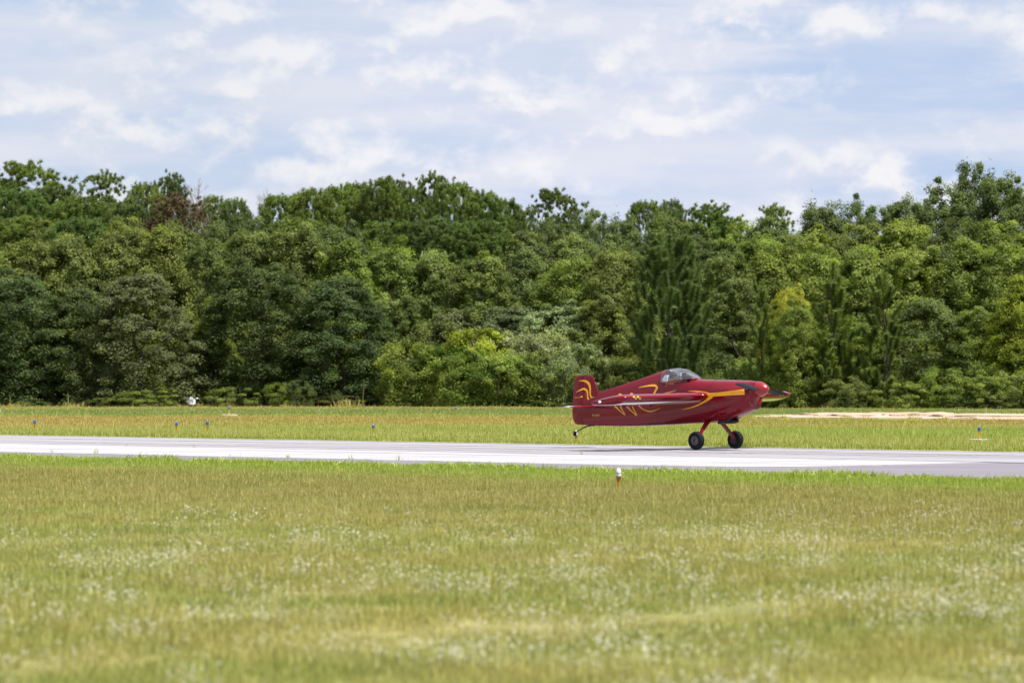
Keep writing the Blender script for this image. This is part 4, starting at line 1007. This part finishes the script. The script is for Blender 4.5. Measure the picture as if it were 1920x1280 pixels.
# ---- undercarriage
def gear(sgn):
    leg = []
    pts = [(-.055, .16, .62, .085, .030), (-.05, .25, .575, .080, .026), (-.03, .40, .445, .068, .022), (-.01, .52, .335, .058, .019), (.0, .585, .265, .050, .017), (.0, .60, .20, .045, .016)]
    vs, fs = [], []
    for i, (x, y, z, ch, t_) in enumerate(pts):
        vs += [(x + ch * a, sgn * (y + t_ * b * .75), z + t_ * b * .7) for a, b in ((-1, 0), (-.6, -.8), (.2, -1), (.8, -.6), (1, 0), (.8, .6), (.2, 1), (-.6, .8))]
    for s in range(len(pts) - 1):
        for k in range(8): a, b = s * 8 + k, s * 8 + (k + 1) % 8; fs.append((a, b, b + 8, a + 8))
    fs += [tuple(range(8)), tuple(len(pts) * 8 - 8 + k for k in range(8))]
    lg = build('landing_gear_leg', (vs, fs), M['red'], plane, True); sharp(lg, 50)
    build('brake_line', tube([(-.11, sgn * .24, .58), (-.095, sgn * .42, .43), (-.06, sgn * .56, .28)], [.005] * 3, 5), M['steel'], lg)
    R_, w_, yc = .196, .066, .672
    prof = [(.098, -w_ * .78), (.110, -w_ * .95), (.140, -w_ * 1.02), (.168, -w_ * .97), (.186, -w_ * .74), (.1935, -w_ * .45), (R_, -w_ * .40), (R_, -w_ * .20), (.1925, -w_ * .17), (.1925, -w_ * .13), (R_ + .001, -w_ * .1)]
    prof = prof + [(a, -b) for a, b in prof[::-1]]
    ty = build('tyre', lathe(prof, 48, 'y', (0.0, sgn * yc, R_ + .001)), M['rubber'], plane, True); sharp(ty, 40)
    build('rim', lathe([(0, -.058), (.024, -.058), (.026, -.045), (.060, -.040), (.078, -.028), (.092, -.048), (.100, -.055), (.102, -.045), (.102, .045), (.100, .055), (.092, .048), (.078, .028), (.060, .040), (.026, .045), (.024, .058), (0, .058)], 30, 'y', (0, sgn * yc, R_ + .001)), M['alloy'], ty, True)
    build('brake_disc', lathe([(0, -.006), (.074, -.006), (.074, .006), (0, .006)], 28, 'y', (0, sgn * (yc - .066), R_ + .001)), M['steel'], ty)
    build('axle', lathe([(0, -.10), (.017, -.10), (.017, .09), (0, .09)], 12, 'y', (0, sgn * (yc - .02), R_ + .001)), M['steel'], ty)
    build('brake_caliper', box(-.055, -.005, min(sgn * (yc - .085), sgn * (yc - .045)), max(sgn * (yc - .085), sgn * (yc - .045)), R_ + .03, R_ + .085), M['steel'], ty)
gear(-1); gear(1)
# ---- tail spring and wheel
tl = build('tail_spring', tube([(-3.45, 0, .487), (-3.62, 0, .478), (-3.75, 0, .442), (-3.88, 0, .385), (-3.985, 0, .330)], [.019, .018, .016, .014, .013], 8), M['steel'], plane, True)
build('fork', merge(box(-4.045, -3.965, -.036, .036, .325, .352), box(-4.05, -4.02, -.036, -.028, .275, .34), box(-4.05, -4.02, .028, .036, .275, .34)), M['steel'], tl)
build('tail_wheel', lathe([(0, -.022), (.030, -.024), (.042, -.016), (.045, 0), (.042, .016), (.030, .024), (0, .022)], 22, 'y', (-4.035, 0, .287)), M['rubber'], tl, True)
for x in (-3.58, -3.30, -2.68):
    build('drain_tube', tube([(x, -.01, .485), (x - .02, -.01, .455)], [.008, .007], 6), M['steel'], plane)
build('antenna', tube([(-1.9, -.05, .49), (-1.9, -.05, .40)], [.004, .003], 5), M['steel'], plane)
# ---- canopy: clear bubble with a frame
CAN = [(-1.386, 1.706, .236, 1.425), (-1.30, 1.722, .240, 1.43), (-1.20, 1.741, .243, 1.438), (-1.10, 1.749, .245, 1.452), (-1.0, 1.748, .246, 1.465), (-.90, 1.735, .246, 1.478), (-.80, 1.706, .242, 1.488), (-.70, 1.664, .232, 1.498), (-.62, 1.620, .212, 1.506), (-.55, 1.573, .175, 1.513), (-.50, 1.541, .120, 1.515), (-.47, 1.522, .05, 1.512)]
def can_pts(x, zt, w, zb, n=14, off=0):
    out = []
    for i in range(n + 1):
        a = math.pi * i / n; out.append((x, -(w + off) * (abs(math.cos(a)) ** .82) * (1 if a < math.pi / 2 else -1), zb + (zt - zb + off) * math.sin(a) ** .9))
    return out
vs, fs = [], []
for c in CAN: vs += can_pts(*c)
for s in range(len(CAN) - 1):
    for k in range(14): a = s * 15 + k; fs.append((a, a + 1, a + 16, a + 15))
can = build('canopy', (vs, fs), M['glass'], plane, True); fix_normals(can)
fr_ = []
for sgn in (-1, 1): fr_.append(tube([(c[0], sgn * (c[2] + .003), c[3] + .004) for c in CAN], [.012] * len(CAN), 6))
build('canopy_frame', merge(*fr_), M['red'], can, True)
build('canopy_bow', tube([(p[0] + .003, p[1], p[2]) for p in can_pts(*CAN[0])], [.010] * 15, 6), M['red'], can, True)
# seat back, panel
build('seat_back', ([(-1.36, y, z) for y in (-.19, .19) for z in (1.2, 1.50)] + [(-1.27, y, z) for y in (-.19, .19) for z in (1.2, 1.46)] + [(-1.35, y * .5, 1.60) for y in (-.19, .19)] + [(-1.30, y * .5, 1.60) for y in (-.19, .19)],
      [(0, 1, 3, 2), (4, 6, 7, 5), (0, 4, 5, 1), (2, 3, 7, 6), (1, 3, 9, 8), (5, 7, 11, 10), (8, 9, 11, 10), (1, 5, 10, 8), (3, 7, 11, 9)]), M['pale_cloth'], plane)
build('instrument_panel', box(-.66, -.62, -.20, .20, 1.25, 1.512), M['black'], plane)
# ---- painted swooshes, proud of the skin by 2 mm
def to_xz(px, py, y):
    k = (px - 960) / F; X = (k * (PD0 + CA * y) - PX0 + SA * y) / (CA - k * SA); d = PD0 + SA * X + CA * y
    return X, CAM_H - (py - 700) * d / F - .0175
def on_skin(px, py):
    y = -.2
    for _ in range(12):
        X, z = to_xz(px, py, y); y = -half_y(X, z)
    return X, z
def spline(P, n=9):
    out = []
    for i in range(len(P) - 1):
        p0, p1, p2, p3 = P[max(0, i - 1)], P[i], P[i + 1], P[min(len(P) - 1, i + 2)]
        for k in range(n):
            t_ = k / n; out.append(tuple(.5 * ((2 * b) + (c - a) * t_ + (2 * a - 5 * b + 4 * c - d_) * t_ * t_ + (3 * b - a - 3 * c + d_) * t_ ** 3) for a, b, c, d_ in zip(p0, p1, p2, p3)))
    return out + [P[-1]]
def swoosh(pts, m_='yellow', where='skin', name='swoosh', straight=False):
    """pts: (px, py, width px); traced once on the starboard side, mirrored to port"""
    S = [tuple(map(float, p)) for p in pts] if straight else spline([tuple(map(float, p)) for p in pts])
    for sgn in (-1, 1):
        vs = []
        for i, (px, py, w_) in enumerate(S):
            a, b = S[max(0, i - 1)], S[min(len(S) - 1, i + 1)]; dx, dy = b[0] - a[0], b[1] - a[1]; l = math.hypot(dx, dy) or 1
            nx_, ny_ = -dy / l * w_ / 2, dx / l * w_ / 2
            for q in (-1, -.33, .33, 1):
                if where == 'skin': X, z = on_skin(px + nx_ * q, py + ny_ * q); y = half_y(X, z) + .0035
                else: X, z = to_xz(px + nx_ * q, py + ny_ * q, -.03); y = .0305
                vs.append((X, sgn * y, z))
        fs = [(i * 4 + k, i * 4 + k + 1, i * 4 + 5 + k, i * 4 + 4 + k) for i in range(len(S) - 1) for k in range(3)]
        build(name, (vs, fs), M[m_], fus if where == 'skin' else plane, True)
swoosh([(1197.5, 726.5, .6), (1208, 724.2, 2.0), (1221, 722.4, 3.6), (1229, 722.8, 4.4), (1232, 726.5, 4.2), (1229.5, 732, 3.6), (1227, 737.5, 4.0), (1231, 739.8, 3.4), (1243, 738.6, 2.8), (1256, 735, 2.0), (1268, 731.5, .5)])
swoosh([(1290, 732.5, .4), (1305, 733.3, 2.0), (1318, 735.5, 4.0), (1326, 738.5, 6.5), (1333, 740.2, 7.0)])
swoosh([(1330, 740.2, 7.0), (1350, 738.6, 7.4), (1372, 736.4, 8.6), (1396, 734.4, 10.5)])
swoosh([(1334, 741.5, .5), (1350, 740.2, .7), (1372, 737.0, .8), (1396, 735.2, .9)], 'ochre', name='stripe_line')
swoosh([(1336, 741, 6), (1330, 746, 6.4), (1322, 752, 4.0), (1310, 758.5, 2.6), (1295, 764, 1.7), (1278, 767.5, .4)])
swoosh([(1160, 741.5, 3), (1163, 739.6, 4.5), (1167, 741.5, 2.5)]); swoosh([(1182, 741.5, 3), (1184.5, 738.6, 5), (1188, 742, 2.5)])
for dx, sy, wv in ((0, 0, 1), (22.5, 1.0, .8)):
    swoosh([(1152.5 + dx, 760.5 + sy, 3.2 * wv), (1157 + dx, 764.5 + sy, 3.0 * wv), (1163 + dx, 770.5 + sy, 1.6), (1169 + dx, 775.5 + sy, 2.2), (1172 + dx, 777.5 + sy, 1.6)], 'ochre')
    swoosh([(1163.5 + dx, 760 + sy, 2.2 * wv), (1165 + dx, 764.5 + sy, 2.4 * wv), (1168 + dx, 770 + sy, 1.6), (1171 + dx, 775 + sy, 1.8), (1172.5 + dx, 778 + sy, .8)], 'ochre')
swoosh([(1197.5, 759, 2.2), (1200.5, 762.5, 2.2), (1207, 767.5, 1.6), (1217, 770.8, 2.2), (1227, 769.5, 1.6), (1238, 765, .5)], 'ochre')
# fin swooshes
swoosh([(1085.5, 714.2, .6), (1093, 713.4, 3.0), (1100, 715.5, 4.6), (1105, 721, 4.4), (1106.5, 730, 3.2), (1106.8, 739, 2.6), (1109.5, 744.6, 2.8), (1117, 744.2, .6)], where='fin')
swoosh([(1080.5, 735, .5), (1088, 731, 2.6), (1095, 728.8, 4.0), (1100.5, 732.5, 3.6), (1101.8, 741, 2.4), (1103, 747.5, 3.4), (1107.5, 748.3, .8)], where='fin')
# small lettering, too blurred in the photo to read: strokes of the same size and colour
for i in range(6): swoosh([(1077.5 + i * 1.9, 745.8 - i * .12, 1.0), (1078.7 + i * 1.9, 744.9 - i * .12, 1.4)], 'ochre', 'fin', 'lettering')
swoosh([(1088.2, 743.6, 2.2), (1093, 743.0, 2.6)], 'yellow', 'fin', 'lettering')
for i in range(5): swoosh([(1111.0 + i * 2.8, 776.0, .9), (1111.2 + i * 2.8, 780.8, .9)], 'ochre', name='lettering'); swoosh([(1111.0 + i * 2.8, 776.6 + (i % 2) * 1.6, .8), (1113.0 + i * 2.8, 777.0 + (i % 3) * 1.4, .8)], 'ochre', name='lettering')
swoosh([(1248.5, 724.5, .7), (1251, 719, .9), (1253, 716.5, 1.0), (1255, 720, .8), (1257, 716.5, .8), (1258.5, 720, .8), (1260.5, 716.5, .8), (1262, 720, .8), (1264, 716, .8), (1266.5, 714.8, .6)], 'ochre', name='lettering')
# panel seams of the cowling and the side, and a sooty streak behind the exhaust
def seam_line(pts, w=.006, m_='black', name='panel_seam'):
    for sgn in (-1, 1):
        vs = []
        for i, (x, z) in enumerate(pts):
            a, b = pts[max(0, i - 1)], pts[min(len(pts) - 1, i + 1)]; dx, dz = b[0] - a[0], b[1] - a[1]; l = math.hypot(dx, dz); nx_, nz_ = -dz / l * w / 2, dx / l * w / 2
            for q in (-1, 1): X, z2 = x + nx_ * q, z + nz_ * q; vs.append((X, sgn * (half_y(X, z2) + .0028), z2))
        build(name, (vs, [(2 * i, 2 * i + 1, 2 * i + 3, 2 * i + 2) for i in range(len(pts) - 1)]), M[m_], fus)
seam_line([(.07 + i * .09, 1.165 + .004 * i) for i in range(11)])
seam_line([(-1.42 - .002 * i, .54 + i * .05) for i in range(19)], .005)
seam_line([(-3.3 + i * .12, .93 + i * .0085) for i in range(15)], .004)
seam_line([(.50 + .004 * i, .80 + i * .05) for i in range(8)], .005)
for i in range(9):
    X = .10 + i * .105; seam_line([(X - .007, 1.18 + .0045 * i), (X + .007, 1.18 + .0045 * i)], .012, 'alloy', 'fastener')
# fasteners and vents
for px, py in ((1319, 787), (1374, 752.5), (1346, 762), (1348, 770), (1349, 778), (1294, 727)):
    X, z = on_skin(px, py); build('fastener', ([(X + .012 * math.cos(a), -half_y(X, z) - .004, z + .012 * math.sin(a)) for a in [i * math.pi / 4 for i in range(8)]], [tuple(range(8))]), M['alloy'], fus)

# ------------------------------------------------------------------ the pilot, one skinned body in the cockpit
def make_pilot():
    root = empty('person', plane.matrix_basis @ Vector((-1.1, 0, .66)), YAW)
    tag(root, 'pilot in a pale shirt sitting under the clear canopy', 'person')
    V = [((0.0, 0, .10), .13), ((-.08, 0, .32), .125), ((-.12, 0, .55), .135), ((-.11, 0, .70), .075), ((-.10, 0, .765), .048), ((-.085, 0, .85), .078), ((-.075, 0, .925), .088), ((-.08, 0, .985), .062),
         ((-.12, .16, .61), .062), ((.02, .20, .44), .042), ((.22, .12, .52), .030), ((.29, .10, .55), .026), ((-.12, -.16, .61), .062), ((.02, -.20, .44), .042), ((.20, -.06, .42), .030), ((.26, -.04, .45), .026),
         ((.08, .09, .10), .09), ((.46, .13, .26), .062), ((.78, .11, .02), .042), ((.90, .11, .05), .032), ((.08, -.09, .10), .09), ((.46, -.13, .26), .062), ((.78, -.11, .02), .042), ((.90, -.11, .05), .032)]
    E = [(0, 1), (1, 2), (2, 3), (3, 4), (4, 5), (5, 6), (6, 7), (2, 8), (8, 9), (9, 10), (10, 11), (2, 12), (12, 13), (13, 14), (14, 15), (0, 16), (16, 17), (17, 18), (18, 19), (0, 20), (20, 21), (21, 22), (22, 23)]
    for h in (11, 15):
        hx = Vector(V[h][0])
        for k, (dy, l) in enumerate(((-.027, .055), (-.009, .066), (.009, .062), (.027, .050))):
            a = len(V); V.append((tuple(hx + Vector((.035, dy, -.004))), .0095)); V.append((tuple(hx + Vector((.035 + l * .6, dy * 1.1, -.016))), .0085)); V.append((tuple(hx + Vector((.035 + l * .75, dy * 1.1, -.042))), .0075)); E += [(h, a), (a, a + 1), (a + 1, a + 2)]
        a = len(V); V.append((tuple(hx + Vector((.012, .032 if h == 15 else -.032, .01))), .010)); V.append((tuple(hx + Vector((.045, .042 if h == 15 else -.042, -.006))), .009)); E += [(h, a), (a, a + 1)]
    me = bpy.data.meshes.new('body'); me.from_pydata([v for v, _ in V], E, []); me.update()
    o = bpy.data.objects.new('body', me); COL.objects.link(o)
    sm = o.modifiers.new('skin', 'SKIN'); sm.use_smooth_shade = True
    for i, (_, r_) in enumerate(V): me.skin_vertices[0].data[i].radius = (r_, r_)
    me.skin_vertices[0].data[0].use_root = True
    ss = o.modifiers.new('sub', 'SUBSURF'); ss.levels = ss.render_levels = 2
    dg = bpy.context.evaluated_depsgraph_get(); dg.update()
    nm = bpy.data.meshes.new_from_object(o.evaluated_get(dg)); bpy.data.objects.remove(o)
    for v in nm.vertices:                                   # head: narrower than deep, chin and brow
        c = v.co
        if c.z > .79: c.y *= .86; c.x += .012 if (c.x > -.05 and .86 < c.z < .9) else 0
    nm.name = 'body'; b_ = link('body', nm, [M['cloth'], M['skin']], root, True)
    for p in nm.polygons:
        c = p.center
        if c.z > .755 or (c.x > .24 and .36 < c.z < .62 and abs(c.y) < .2): p.material_index = 1
    hx, hz = -.08, .905
    build('nose', ell((hx + .100, 0, hz - .005), (.020, .012, .022), 10), M['skin'], root, True)
    for s in (-1, 1):
        build('eye', ell((hx + .082, s * .030, hz + .018), (.008, .012, .007), 10), M['black'], root, True)
        build('ear', ell((hx - .005, s * .080, hz), (.018, .010, .030), 10), M['skin'], root, True)
        build('headset_cup', ell((hx - .005, s * .090, hz), (.032, .018, .040), 12), M['blackmat'], root, True)
    build('mouth', ell((hx + .086, 0, hz - .045), (.006, .022, .005), 10), simple('lips', (.35, .12, .10), .5), root, True)
    hr = lathe([(.093 * math.sin(t_), .093 * math.cos(t_)) for t_ in [i * math.pi / 16 for i in range(10)]], 18)
    build('hair', ([(hx - .012 + x * 1.02, y * .90, hz + .018 + z * .98) for x, y, z in hr[0]], hr[1]), M['hair'], root, True)
    build('headset_band', tube([(hx - .005, .094 * math.cos(a), hz + .108 * math.sin(a)) for a in [i * math.pi / 10 for i in range(11)]], [.008] * 11, 6), M['blackmat'], root, True)
make_pilot()
